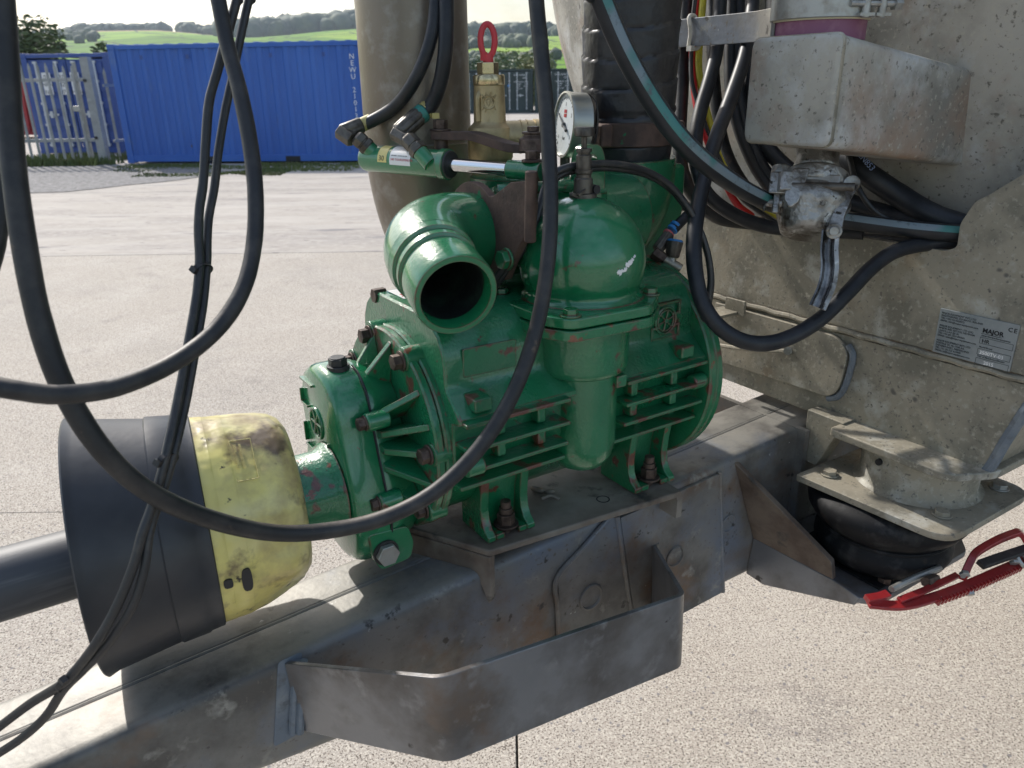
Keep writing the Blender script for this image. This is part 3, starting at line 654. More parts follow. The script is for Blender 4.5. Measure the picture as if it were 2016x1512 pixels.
for (u, v, w), rr in (((0.3843,-0.1080,-0.2698), .0215), ((0.5698,-0.1100,-0.2609), .0185), ((0.7112,-0.1025,-0.2469), .017)):
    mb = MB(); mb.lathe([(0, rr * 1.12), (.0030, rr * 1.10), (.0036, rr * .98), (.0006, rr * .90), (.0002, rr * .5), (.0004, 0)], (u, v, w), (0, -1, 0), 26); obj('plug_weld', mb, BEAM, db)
# mounting plate under the pump: folded sheet with deep left flange
mb = MB(); pl = roundpoly([(.187, -.120), (.535, -.150), (.535, .17), (.03, .17)], .006, 2)
mb.prism(W_(pl, -.1015), (0, 0, -.011))
mp_ = obj('mounting_plate', mb, MOUNT, db, bev=.003)
mb = MB(); fl_ = [(.1875, -.120, -.113), (.1885, -.118, -.186), (.1865, -.1135, -.196), (.181, -.1045, -.168), (.173, -.088, -.145), (.03, .17, -.155), (.03, .17, -.113)]
mb.prism(fl_, (.0105, .0035, 0)); obj('end_flange', mb, MOUNT, mp_, bev=.002)
mb = MB(); pa = [(.5235, -.1015), (.527, -.1018), (.533, -.104), (.5365, -.110), (.537, -.150), (.525, -.150), (.526, -.116), (.5235, -.113)]
mb.prism(V_(pa, -.149), (0, .14, 0)); obj('end_flange', mb, MOUNT, mp_)
mb = MB(); mb.lathe([(0, .011), (.0012, .011), (.0013, .009), (-.004, .0088), (-.0042, 0)], (.412, -.098, -.1025), (0, 0, 1), 20); obj('drain_hole', mb, INKB, mp_)
mb = MB(); mb.torus((.340, -.02, -.0965), (.3, .2, 1), .012, .003, 14, 6, .6); mb.torus((.352, -.035, -.0975), (.1, .4, 1), .009, .0028, 12, 6, .7); mb.tube([(.33, -.045, -.0985), (.345, -.05, -.096), (.352, -.062, -.0985)], .003, 6, 4)
obj('debris', mb, MOUNT, mp_)
# guard strip bent round the near side
def bent_strip(pts, rad=.02, n=6):
    out = []
    for i, p in enumerate(pts):
        p = Vector(p)
        if i in (0, len(pts) - 1): out.append(p); continue
        a = Vector(pts[i - 1]) - p; b2 = Vector(pts[i + 1]) - p
        q0 = p + a.normalized() * rad; q1 = p + b2.normalized() * rad
        for k in range(n + 1): t_ = k / n; out.append(q0 * (1 - t_) ** 2 + p * 2 * t_ * (1 - t_) + q1 * t_ * t_)
    return out
lt_, lb_ = Vector((-0.0956,-0.1040,-0.1666)), Vector((-0.1132,-0.1040,-0.2762)); rt_ = Vector((0.5250,-0.1060,-0.2206))
ctl = [tuple((lt_ + lb_) / 2), (.0135, -.300, -.166), (.394, -.300, -.2135), tuple(rt_ + Vector((0, 0, -.064)))]
cp = bent_strip(ctl, .016, 8); mb = MB(); rings = []
for i, p in enumerate(cp):
    tt = cp[min(i + 1, len(cp) - 1)] - cp[max(i - 1, 0)]; sd = Vector((tt.y, -tt.x, 0)).normalized(); hh = .064 if i > 0 else .056
    up = Vector((-.05, 0, 1)); rings.append([p + up * hh + sd * .0035, p + up * hh - sd * .0035, p - up * hh - sd * .0035, p - up * hh + sd * .0035])
mb.loft(rings); gs = obj('guard_strip', mb, BRKT, db, bev=.0012)
mb = MB(); o3 = Vector((0, -.003, 0)); mb.tube([lt_ + o3, (lt_ + lb_) / 2 + o3, lb_ + o3], .006, 8, 6); o4 = Vector((.008, -.008, 0)); mb.tube([lt_ + o4, (lt_ + lb_) / 2 + o4, lb_ + o4], .0055, 8, 6); obj('weld_bead', mb, ZPRIME, gs)
mb = MB(); mb.prism(V_(roundpoly([(lt_.x - .022, lt_.z + .006), (lt_.x + .010, lt_.z + .008), (lb_.x + .010, lb_.z - .008), (lb_.x - .026, lb_.z - .012)], .006, 3), -.1034), (0, -.0009, 0)); obj('touch_up_paint', mb, ZPRIME, gs)
mb = MB(); mb.tube([rt_ + Vector((0, -.002, .002)), rt_ + Vector((.001, -.003, -.064)), rt_ + Vector((.002, -.002, -.128))], .005, 8, 6); obj('weld_bead', mb, BEAM, gs)
# spring seat on the near side: gusset, apron and shelf
A_ = Vector((0.7108,-0.1025,-0.1211)); A2 = Vector((0.7873,-0.1045,-0.3084)); D_ = Vector((0.7997,-0.2627,-0.2750)); C_ = Vector((0.7953,-0.2736,-0.3050))
mb = MB(); mb.prism([A_, D_, C_, A2], (.013, .003, 0)); obj('gusset', mb, MOUNT, db, bev=.002)
E1 = Vector((0.7861,-0.1050,-0.3043)); F1 = Vector((0.7755,-0.1050,-0.3811)); F2 = Vector((0.7488,-0.1676,-0.3600)); F3 = Vector((0.8010,-0.3154,-0.3350)); F4 = Vector((0.8042,-0.3212,-0.3180))
mb = MB(); mb.prism([(.7861, -.105, -.3043), (.7953, -.2736, -.305), (.7971, -.3251, -.3126), (.7944, -.3191, -.3298), (.7774, -.1469, -.384), (.7755, -.105, -.3811)], (.010, 0, 0)); obj('apron', mb, BRKT, db, bev=.002)
mb = MB(); mb.prism(W_(roundpoly([(.787, -.104), (.7975, -.326), (.83, -.348), (1.09, -.352), (1.13, -.32), (1.14, -.104)], .012, 3), -.313), (0, 0, -.012)); obj('spring_shelf', mb, BRKT, db, bev=.002)
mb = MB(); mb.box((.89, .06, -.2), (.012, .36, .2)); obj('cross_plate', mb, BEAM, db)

# air spring between shelf and tank
asx, asy = .985, -.285
sp_ = thing('air_spring', 'black rubber bellows under a square bolted galvanised plate', 'air spring', (asx, asy, -.31))
mb = MB(); mb.lathe([(-.311, .070), (-.309, .090), (-.303, .102), (-.293, .112), (-.279, .118), (-.265, .117), (-.254, .111), (-.247, .108), (-.240, .111), (-.228, .126), (-.212, .136), (-.198, .138), (-.185, .132), (-.177, .116), (-.174, .10)], (.950, -.262, 0), (0, 0, 1), 48); obj('bellows', mb, BELLOW, sp_, ang=60)
mb = MB(); mb.torus((.950, -.262, -.2465), (0, 0, 1), .1095, .0035, 48, 8); obj('girdle_ring', mb, BELLOW, sp_)
tp = roundpoly([(.828, -.150), (1.115, -.150), (1.115, -.425), (.842, -.425)], [.004, .01, .045, .045], 6)
mb = MB(); mb.prism(W_(tp, -.160), (0, 0, -.0125)); tpl = obj('top_plate', mb, GALV, sp_, bev=.0015)
for (u, v) in ((.876, -.186), (.905, -.378), (1.075, -.385), (1.08, -.19)):
    mb = MB(); mb.hexp((u, v, -.160), (u, v, -.150), .0125); mb.cyl((u, v, -.1595), (u, v, -.157), .016, 18); obj('bolt', mb, GALV if u < 1.0 else ZINC, tpl, bev=.001)
mb = MB(); mb.hexp((.872, -.322, -.312), (.872, -.322, -.300), .012); obj('bolt', mb, BOLT, sp_, bev=.001)
mb = MB(); mb.box((.950, -.240, -.3105), (.21, .18, .004)); obj('bottom_plate', mb, BELLOW, sp_)

# ================================================================== TANK
tk = thing('slurry_tank', 'weathered galvanised slurry tank with its front bolster plate', 'tank', (1.2, 0, -.1))
TW = 1.06
prof = [(.935, .0), (.94, .16), (.953, .34), (.978, .53), (1.008, .70), (1.038, .84), (1.072, .96), (1.11, 1.05), (1.155, 1.115), (1.21, 1.15), (1.29, 1.165), (1.38, 1.168), (2.2, 1.168), (4.2, 1.168), (4.5, .8), (4.6, 0)]
mb = MB(); mb.lathe(prof, (0, .0, TW), (1, 0, 0), 96, cap=False); obj('tank_shell', mb, GALVT, tk, ang=60)
up_ = [(.55, .10), (.55, .258), (.30, .260), (.0, .262), (-.288, .262), (-.305, .270), (-.303, .306), (-.318, .340), (-.335, .352), (-.52, .50), (-.52, .20), (-.475, .10)]
mb = MB(); mb.prism(U_(roundpoly(up_, .006, 3), .930), (.014, 0, 0)); bp = obj('bolster_plate', mb, GALV, tk, bev=.0025)
lo_ = [(.55, .085), (.55, -.082), (-.15, -.083), (-.385, -.083), (-.412, -.074), (-.448, .05), (-.462, .085)]
mb = MB(); mb.prism(U_(roundpoly(lo_, .006, 3), .934), (.012, 0, 0)); obj('bolster_plate', mb, GALV, tk, bev=.002)
mb = MB(); mb.tube([(.932, .55 - k * .0205, .0925 + .0012 * math.sin(k * 2.1)) for k in range(50)], .0058, 8, 3); obj('weld_bead', mb, GALV, tk)
mb = MB(); mb.loft([U_(roundpoly([(.16, .082), (-.128, .082), (-.157, .06), (-.150, -.012), (-.132, -.036), (-.06, -.037), (.16, -.043)], [.002, .02, .02, .03, .02, .01, .002], 5), u) for u in (.934, .922)]); pad = obj('doubler_pad', mb, GALV, tk, bev=.002)
mb = MB(); mb.tube([(.930, -.150, .070), (.929, -.163, .050), (.929, -.158, .0), (.930, -.146, -.030), (.930, -.125, -.042)], .0060, 8, 6); obj('weld_bead', mb, ZPRIME, pad)
mb = MB(); mb.box((.885, .115, .076), (.09, .05, .006)); mb.box((.915, .10, .088), (.006, .05, .03)); obj('hose_bracket', mb, GALV, tk, bev=.001)
mb = MB(); mb.tube([(0.9000,0.1213,0.0018), (0.9050,0.0278,0.0154), (0.9120,-0.0408,0.0320)], .0045, 8, 4); mb.cyl((0.9240,-0.0297,0.0266), (0.9080,-0.0415,0.0330), .008, 12); obj('hose_hook', mb, GALV, tk)
# side box behind the plate, inner frame
mb = MB(); mb.prism([(.946, -.414, -.078), (.946, -.46, .085), (.946, -.50, .30), (1.9, -.50, .30), (1.9, -.46, .085), (1.9, -.414, -.078)], (0, .012, 0)); obj('side_plate', mb, GALV, tk)
mb = MB(); mb.tube([(.936, -.390, -.083), (.938, -.414, -.074), (.938, -.432, -.01), (.938, -.450, .052), (.938, -.464, .09)], .009, 8, 5); obj('weld_bead', mb, ZPRIME, tk)
mb = MB(); mb.box((1.13, .05, .20), (.02, 1.1, .10)); mb.box((1.10, -.2, .275), (.10, .5, .012)); obj('inner_frame', mb, WOODB, tk, bev=.003)
mb = MB(); mb.box((1.16, .05, .02), (.02, .9, .26)); obj('inner_plate', mb, BLACKST, tk)
mb = MB(); mb.prism([(0.9000,-0.1063,-0.0635), (0.9000,-0.1840,-0.0642), (0.9000,-0.1389,-0.1684), (0.9000,-0.1077,-0.1662)], (.035, .0, 0)); obj('stop_leg', mb, GALV, tk, bev=.002)
# foot plate and stub over the air spring
mb = MB(); mb.prism(W_(roundpoly([(.868, -.175), (.868, -.392), (.94, -.43), (1.12, -.43), (1.12, -.175)], [.012, .02, .02, .01, .01], 4), -.068), (0, 0, -.0145)); obj('foot_plate', mb, GALV, tk, bev=.003)
mb = MB(); mb.lathe([(-.1595, .107), (-.156, .101), (-.150, .0965), (-.083, .0965)], (asx + .003, asy, 0), (0, 0, 1), 48); sb_ = obj('stub_pipe', mb, GALV, tk, ang=50)
mb = MB(); mb.cyl(Vector((asx - .0965 + .006, asy + .02, -.105)), Vector((asx - .0965 - .0005, asy + .02, -.105)), .006, 12); obj('vent_hole', mb, INKB, sb_)
# nameplate
n0 = Vector((.9285, -.300, .1735)); ex = Vector((0, -1, 0)); ez = Vector((0, 0, 1)); NW, NH = .1185, .0725
def npt(x, z, du=0): return Vector((.9262 - du, -.3005 - x, .1005 + z))
mb = MB(); mb.prism([npt(0, 0, -.003), npt(NW, 0, -.003), npt(NW, NH, -.003), npt(0, NH, -.003)], (-.003, 0, 0)); npo = obj('nameplate', mb, NAMEP, tk, bev=.0004)
mb = MB()
def put(txt, x, z, s, sp=1.0, bo=.012):
    tm = text_mb(txt, npt(x, z, .0003), ex, ez, s, .0002, 'LEFT', sp, None, bo); mb.add(tm.v, tm.f)
lines = ['MAJOR EQUIPMENT INTL LTD', 'BALLYHAUNIS, CO MAYO, IRELAND', 'TEL: +353 94 9630572', 'EMAIL: info@major-equipment.com', '', 'MAJOR EQUIPMENT LTD (UK)', 'MAJOR IND. ESTATE, HEYSHAM', 'LANCS, LA3 3JJ UK', 'TEL: +44 (0) 1524 850501', 'EMAIL: sales@major-equipment.com', '',
         'MAJOR EQUIPMENT INTL LTD', 'POSTBUS 35, NL-7700 AA', 'DEDEMSVAART, NEDERLAND', 'TEL: +31 (0) 523 610000', 'EMAIL: nl@major-equipment.com']
for k, s in enumerate(lines):
    if s: put(s, .0035, NH - .0075 - k * .0041, .0040)
obj('lettering', mb, INKG, npo); mb = MB()
put('MAJOR', .069, NH - .0225, .0098, 1.0, .03); mb.box(npt(.083, NH - .0245, .0003), (.0004, .030, .0006)); put('CE', .104, NH - .0125, .0095, 1.25); put('HR', .071, NH - .0385, .0085)
obj('lettering', mb, INKB, npo); mb = MB()
put('Serial Number/Seriennummer', .069, NH - .0285, .0035); put('Model/Modell', .069, NH - .0465, .0035); put('Year of Manufacture/Baujahr', .069, NH - .0615, .0035)
for zt in (NH - .0305, NH - .0485, NH - .0635):
    for (xa, za, w1, h1) in ((.092, zt, .048, .0005), (.092, zt - .0095, .048, .0005)): mb.box(npt(xa, za, .0003), (.0004, w1, h1))
    for xa in (.068, .116): mb.box(npt(xa, zt - .00475, .0003), (.0004, .0005, .0095))
obj('lettering', mb, INKG, npo); mb = MB()
put('3500TV-03', .071, NH - .0565, .0078); put('2015', .080, NH - .0715, .0075)
obj('stamped_number', mb, STICKW, npo)

# hose rack bar
mb = MB(); mb.strip([(.80, .40, .5955), (.80, .2, .5955), (.80, .06, .5955), (.795, .01, .5955), (.775, -.035, .5955), (.73, -.085, .5955), (.69, -.11, .5955)], (0, 0, 1), .046, .006); mb.cyl((.83, .27, .575), (.83, .27, .56), .006, 10)
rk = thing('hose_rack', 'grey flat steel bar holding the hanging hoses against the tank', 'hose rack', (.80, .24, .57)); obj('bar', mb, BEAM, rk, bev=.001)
mb = MB(); mb.box((.90, .36, .5955), (.2, .006, .04)); obj('arm', mb, GALV, rk)
mb = MB(); mb.tube([(.794, .158, .572), (.792, .1535, .595), (.793, .160, .620), (.81, .162, .621), (.812, .155, .6), (.81, .148, .572), (.795, .152, .568)], .0035, 8, 6); mb.box((.791, .150, .569), (.008, .012, .009))
tag(obj('cable_tie', mb, TIEW, base=(.80, .158, .57)), 'white nylon cable tie round the hose rack bar', 'cable tie')

# suction sump box on the tank front with its coupling
sx = thing('outlet_box', 'square galvanised outlet box projecting from the tank front', 'outlet box', (.66, -.174, .42))
fr_ = [(-.100, .570), (-.246, .570), (-.246, .428), (-.100, .428)]
rings = []
for u, dw, ins in ((.6585, 0, .006), (.660, 0, .002), (.6635, 0, 0), (1.10, -.058, 0)):
    rings.append(U_([(a, b2 + dw) for a, b2 in roundpoly([(fr_[0][0] - ins, fr_[0][1] - ins), (fr_[1][0] + ins, fr_[1][1] - ins), (fr_[2][0] + ins, fr_[2][1] + ins), (fr_[3][0] - ins, fr_[3][1] + ins)], .014, 6)], u))
mb = MB(); mb.loft(rings); obj('box', mb, GALVT, sx, ang=40)
mb = MB(); rr = roundpoly([(fr_[0][0] + .0015, fr_[0][1] + .0015), (fr_[1][0] - .0015, fr_[1][1] + .0015), (fr_[2][0] - .0015, fr_[2][1] - .0015), (fr_[3][0] + .0015, fr_[3][1] - .0015)], .014, 6)
mb.loft([U_(rr, .664), U_(rr, .6705)]); obj('weld_bead', mb, GALV, sx, bev=.002)
mb = MB(); q = [(1.005, -.249, .530), (1.005, -.256, .46), (1.012, -.254, .38), (1.012, -.20, .372)]; mb.tube([(1.0, -.10, .524), (1.004, -.17, .526), (1.008, -.244, .522)], .004, 8, 6); obj('weld_bead', mb, GALVT, sx)
# stub and clamped cream hose on top
cx, cy = .742, -.150
hs = thing('clamped_hose', 'cream hose end banded onto the top of the outlet box', 'hose', (cx, cy, .57))
mb = MB(); mb.lathe([(.565, .062), (.600, .062)], (cx, cy, 0), (0, 0, 1), 36); obj('spigot', mb, PURPLE, hs)
mb = MB(); mb.lathe([(.590, .0655), (.594, .067), (.632, .067), (.636, .0655), (1.2, .0655)], (cx, cy, 0), (0, 0, 1), 40); obj('hose_wall', mb, CREAM, hs)
mb = MB(); mb.lathe([(.592, .0685), (.593, .0695), (.6235, .0695), (.6245, .0685)], (cx, cy, 0), (0, 0, 1), 48); bd = obj('band_clamp', mb, ZINC, hs)
bx_ = Vector((cx - .012, cy - .0715, .608)); dd = Vector((.92, -.38, 0)).normalized()
mb = MB(); mb.cyl(bx_ - dd * .018, bx_ + dd * .055, .0042, 10); mb.hexp(bx_ + dd * .046, bx_ + dd * .056, .009); obj('clamp_bolt', mb, ZINC, bd)
for k in (.006, .030):
    mb = MB(); c_ = bx_ + dd * k; mb.cyl(c_ + Vector((0, 0, -.017)), c_ + Vector((0, 0, .017)), .0058, 12); mb.box(c_ + Vector((0, 0, .0135)), (.022, .012, .004), Matrix.Rotation(R(-22), 3, 'Z')); mb.box(c_ + Vector((0, 0, -.0135)), (.022, .012, .004), Matrix.Rotation(R(-22), 3, 'Z')); obj('trunnion', mb, ZINC, bd)
# lever coupling hanging from the box
lc = thing('lever_coupling', 'pitted cast lever coupling with hanging curved handle under the outlet box', 'coupling', (0.7411,-0.1777,0.3245))
def plate3(mb, pts, th, nrm):
    n_ = Vector(nrm).normalized() * th / 2; mb.loft([[Vector(p) - n_ for p in pts], [Vector(p) + n_ for p in pts]])
na = (Vector((-.29, -.918, .51)) - Vector((0.7411,-0.1777,0.3245))).normalized()     # faces the walkway side
top_c = Vector((0.7785,-0.1470,0.4158)); low_c = Vector((0.7353,-0.1779,0.3159)); axd = (low_c - top_c).normalized()
mb = MB(); Ln = (low_c - top_c).length
mb.lathe([(-.012, .036), (.008, .031), (.022, .0305), (.030, .034), (.034, .034), (.038, .0315)], top_c, axd, 32); obj('neck', mb, CAST, lc)
mb = MB(); mb.lathe([(.038, .040), (.044, .048), (.060, .050), (.064, .048), (.066, .044)], top_c, axd, 32); obj('flange', mb, CAST, lc)
mb = MB(); mb.lathe([(.066, .043), (.070, .050), (.088, .056), (.094, .056), (.100, .052), (.106, .050), (.125, .044), (.134, .041), (.137, .036), (.1375, .0)], top_c, axd, 32); obj('cup', mb, CAST, lc, ang=50)
sdv = axd.cross(na).normalized()
if sdv.x < 0: sdv = -sdv
mb = MB(); c0 = top_c + axd * .062 + na * .050; mb.cyl(c0 - sdv * .032, c0 + sdv * .055, .0062, 14); obj('bail_rod', mb, FITT, lc)
mb = MB(); c0 = top_c + axd * .054 + na * .044; mb.box(c0, (.010, .070, .020), Matrix((na, sdv, axd)).transposed()); obj('bail_shoe', mb, ZINC, lc, bev=.002)
Bm = Matrix((na, sdv, axd)).transposed()
mb = MB(); c0 = top_c + axd * .058 - sdv * .050 + na * .020; mb.box(c0, (.056, .026, .034), Bm); mb.box(c0 + axd * .030 + na * .012, (.016, .010, .034), Bm); mb.box(c0 + axd * .030 + na * .012 - sdv * .016, (.016, .005, .03), Bm); mb.cyl(c0 + axd * .032 + na * .012 - sdv * .022, c0 + axd * .032 + na * .012 + sdv * .010, .006, 10); mb.cyl(c0 - axd * .014 + na * .024 + sdv * .012, c0 + axd * .016 + na * .024 + sdv * .012, .014, 14); mb.cyl(c0 - axd * .026, c0 - axd * .012, .014, 16)
obj('hinge_block', mb, CAST, lc, bev=.004)
mb = MB(); c0 = top_c + axd * .052 - sdv * .022 + na * .046; mb.loft([[c0 + sdv * a + axd * b2 + na * k for a, b2 in roundpoly([(-.012, -.016), (.014, -.018), (.010, .006), (.004, .036), (-.008, .046), (-.018, .03)], .006, 4)] for k in (-.008, .010)]); obj('claw', mb, CAST, lc, bev=.003)
# side link and handle
lk = [(0.7669,-0.2183,0.3699), (0.7484,-0.2229,0.3477), (0.7317,-0.2277,0.3278), (0.7176,-0.2341,0.3080)]
mb = MB(); wl = [.0105, .0085, .0085, .0100]
rings = []
for i, p in enumerate(lk):
    p = Vector(p); rings.append([p + sdv * wl[i] + na * .004, p - sdv * wl[i] + na * .004, p - sdv * wl[i] - na * .004, p + sdv * wl[i] - na * .004])
mb.loft(rings); mb.cyl(Vector(lk[0]) + na * .005, Vector(lk[0]) - na * .005, .0125, 16); mb.cyl(Vector(lk[3]) + na * .005, Vector(lk[3]) - na * .005, .0115, 16); obj('link', mb, CAST, lc, bev=.0015)
mb = MB(); mb.cyl(Vector(lk[3]) + na * .0085, Vector(lk[3]) + na * .004, .0065, 14); obj('rivet', mb, ZINC, lc, bev=.001)
hp = [(0.7303,-0.2234,0.3074), (0.7225,-0.2306,0.2808), (0.7176,-0.2388,0.2564), (0.7081,-0.2445,0.2306), (0.6893,-0.2464,0.2000)]
mb = MB(); cpth = crom(hp, 5); rings = []
for i, p in enumerate(cpth):
    t_ = (cpth[min(i + 1, len(cpth) - 1)] - cpth[max(i - 1, 0)]).normalized(); s_ = t_.cross(na).normalized(); s_ = s_ if s_.dot(sdv) > 0 else -s_
    rings.append([p + s_ * .0095 + na * .010, p + s_ * .0030 + na * .0115, p + s_ * .0030 - na * .010, p + s_ * .0095 - na * .010])
mb.loft(rings); obj('handle_web', mb, CAST, lc, bev=.0008)
mb = MB(); rings = []
for i, p in enumerate(cpth):
    t_ = (cpth[min(i + 1, len(cpth) - 1)] - cpth[max(i - 1, 0)]).normalized(); s_ = t_.cross(na).normalized(); s_ = s_ if s_.dot(sdv) > 0 else -s_
    c0 = p - s_ * .006; wv = .0095
    rings.append([c0 + s_ * (-wv * math.cos(a)) + na * (.007 - .008 * math.sin(a)) for a in [R(x) for x in (0, 30, 60, 90, 120, 150, 180)]] + [c0 + s_ * (-.75 * wv * math.cos(a)) + na * (.0075 - .006 * math.sin(a)) for a in [R(x) for x in (180, 150, 120, 90, 60, 30, 0)]])
mb.loft(rings); obj('handle_trough', mb, OILY, lc)

# red ratchet brake lever at the right
rl = thing('ratchet_lever', 'red painted toothed ratchet lever bolted below the air spring', 'ratchet lever', (0.8784,-0.4081,-0.2572))
Zr = [1.235, 1.25, 1.27, 1.30, 1.33, 1.36, 1.40]
arc = [(0.7454,-0.3679,-0.2742), (0.7993,-0.3948,-0.2843), (0.8651,-0.4124,-0.2853), (0.9394,-0.4231,-0.2872), (1.0125,-0.4320,-0.2866), (1.0836,-0.4398,-0.2867), (1.1806,-0.4497,-0.2825)]
nr = Vector((-.1, -.25, .96)).normalized()
def flat_arc(pts, wid, th, sub=6):
    pp = crom(pts, sub); mb = MB(); rings = []
    for i, p in enumerate(pp):
        t_ = (pp[min(i + 1, len(pp) - 1)] - pp[max(i - 1, 0)]).normalized(); s_ = nr.cross(t_).normalized()
        rings.append([p + s_ * wid / 2 + nr * th / 2, p - s_ * wid / 2 + nr * th / 2, p - s_ * wid / 2 - nr * th / 2, p + s_ * wid / 2 - nr * th / 2])
    mb.loft(rings); return mb
obj('sector', flat_arc(arc, .017, .007), REDM, rl, bev=.0015)
ap = crom(arc[2:], 10)
for i in range(0, 26):
    f_ = i / 25 * (len(ap) - 12); k0 = int(f_); p = ap[k0].lerp(ap[k0 + 1], f_ - k0); t_ = (ap[k0 + 1] - ap[k0]).normalized(); s_ = nr.cross(t_).normalized(); s_ = s_ if s_.y < 0 else -s_
    mb = MB(); mb.box(p + s_ * .0095 - nr * .001, (.0042, .006, .0120), Matrix((t_, s_, t_.cross(s_))).transposed()); obj('tooth', mb, REDM, rl)
obj('arm', flat_arc([(0.7976,-0.3901,-0.2766), (0.8574,-0.4015,-0.2726), (0.9420,-0.4066,-0.2754)], .011, .006), REDM, rl, bev=.001)
obj('arm', flat_arc([(0.7454,-0.3651,-0.2681), (0.7710,-0.3705,-0.2715), (0.7931,-0.3729,-0.2734)], .014, .010), REDM, rl, bev=.001)
mb = MB(); mb.tube([(0.7997,-0.3736,-0.2657), (0.8616,-0.3761,-0.2672), (0.9284,-0.3823,-0.2696)], .0055, 10, 4); obj('pull_rod', mb, ZINC, rl)
mb = MB(); mb.hexp((0.8668,-0.3926,-0.2677), (0.9005,-0.3920,-0.2745), .009); obj('rod_nut', mb, BOLT, rl)
obj('pawl_handle', flat_arc([(0.9299,-0.4210,-0.2683), (0.9435,-0.4196,-0.2462), (0.9670,-0.4167,-0.2346), (1.0182,-0.4213,-0.2278), (1.0641,-0.4259,-0.2286), (1.0865,-0.4295,-0.2327), (1.1048,-0.4409,-0.2593)], .012, .012), REDM, rl, bev=.0015)
obj('pawl_bar', flat_arc([(0.9781,-0.4228,-0.2598), (1.0294,-0.4309,-0.2605), (1.1080,-0.4442,-0.2619)], .016, .010), BLACKST, rl, bev=.0015)
for (a, b2) in (((0.9331,-0.4194,-0.2603), (0.9288,-0.4238,-0.2621)), ((0.8739,-0.4132,-0.2885), (0.8706,-0.4166,-0.2921)), ((0.9433,-0.4294,-0.2953), (0.9405,-0.4335,-0.2998)), ((1.0625,-0.4397,-0.2745), (1.0598,-0.4433,-0.2777))):
    mb = MB(); mb.hexp(a, b2, .0085); obj('bolt', mb, ZINC, rl, bev=.001)
mb = MB(); mb.torus((1.0802,-0.4447,-0.2743), (.2, -.6, .6), .016, .0035, 20, 8); obj('clip', mb, ZINC, rl)
# ================================================================== VACUUM PUMP
pm = thing('vacuum_pump', 'green cast iron rotary vacuum pump bolted on the drawbar', 'pump', (.36, .02, -.1))
VC, WC = .02, .065
# body: extruded casting section
front = [(.02, .238), (-.045, .238), (-.072, .232), (-.092, .216), (-.103, .196), (-.106, .180), (-.106, .160), (-.108, .150), (-.114, .1425), (-.122, .136), (-.141, .119), (-.141, .112), (-.122, .108), (-.121, .08), (-.121, .05), (-.112, .032), (-.098, .012), (-.084, -.012), (-.066, -.038), (-.042, -.060), (-.012, -.074), (.02, -.078)]
back = [(2 * VC - a, b2) for a, b2 in reversed(front[1:-1])]
sec = front + back
mb = MB(); rings = []
for u, k in ((.136, .985), (.139, 1.0), (.571, 1.0), (.575, .985)):
    rings.append(U_([(VC + (a - VC) * k, WC + (b2 - WC) * k) for a, b2 in sec], u))
mb.loft(rings); body = obj('body', mb, GREEN, pm, ang=28, bev=0)
# raised rectangular panel and emblem
mb = MB(); mb.prism(V_(roundpoly([(.163, .200), (.245, .199), (.245, .160), (.163, .161)], .003, 2), -.105), (0, -.0022, 0)); obj('raised_panel', mb, GREEN, body, bev=.001)
mb = MB(); ve = -.1055; e0, e1, f0, f1 = .487, .545, .148, .206; ec, fc = (e0 + e1) / 2, (f0 + f1) / 2
for (a0, a1, b0, b1) in ((e0, e1, f1 - .004, f1), (e0, e1, f0, f0 + .004), (e0, e0 + .004, f1 - .020, f1), (e1 - .004, e1, f1 - .020, f1), (e0, e0 + .004, f0, f0 + .020), (e1 - .004, e1, f0, f0 + .020), (e0, e0 + .016, f1 - .022, f1 - .018), (e1 - .016, e1, f1 - .022, f1 - .018), (e0, e0 + .016, f0 + .018, f0 + .022), (e1 - .016, e1, f0 + .018, f0 + .022)):
    mb.box(((a0 + a1) / 2, ve - .0015, (b0 + b1) / 2), (a1 - a0, .004, b1 - b0))
mb.torus((ec, ve - .002, fc), (0, 1, 0), .0205, .0022, 32, 8); mb.torus((ec, ve - .002, fc), (0, 1, 0), .0160, .0016, 28, 8); mb.cyl((ec, ve, fc), (ec, ve - .004, fc), .004, 14)
for k in range(6):
    a = k * math.pi / 3 + .3; d = Vector((math.cos(a), 0, math.sin(a))); mb.tube([Vector((ec, ve - .002, fc)) + d * .003, Vector((ec, ve - .002, fc)) + d * .016], .0017, 6, 1, smooth=False)
obj('emblem', mb, GREEN, body, bev=.0006)
# cooling fins, cross ribs and lugs on the near flank
def fin(w, v_out, v_in, ua, ub, th=.0058):
    mb = MB(); mb.prism(V_([(ua, w - th / 2), (ub, w - th / 2), (ub, w + th / 2), (ua, w + th / 2)], v_out), (0, v_in - v_out, 0)); obj('fin', mb, GREENW, body, bev=.0018)
for w, vo_ in ((.1135, -.1535), (.079, -.153), (.047, -.149)):
    fin(w, vo_, -.11, .139, .303); fin(w, vo_, -.11, .405, .565)
fin(.016, -.132, -.085, .139, .31); fin(.014, -.132, -.085, .40, .57)
for ua in (.200, .265, .432, .512):
    for (w0, w1) in ((.083, .109), (.051, .076)):
        mb = MB(); mb.box((ua, -.1285, (w0 + w1) / 2), (.014, .020, w1 - w0)); obj('cross_rib', mb, GREENW, body, bev=.003)
for ua, wz in ((.170, .134), (.530, .134)):
    mb = MB(); mb.box((ua, -.128, wz), (.026, .034, .019)); obj('lug', mb, GREENW, body, bev=.003)
mb = MB(); mb.cyl((.545, -.140, .080), (.572, -.140, .080), .012, 16); obj('flange_boss', mb, GREENW, body, bev=.003)
mb = MB(); mb.cyl((.140, -.142, .052), (.166, -.142, .052), .013, 16); obj('flange_boss', mb, GREENW, body, bev=.003)
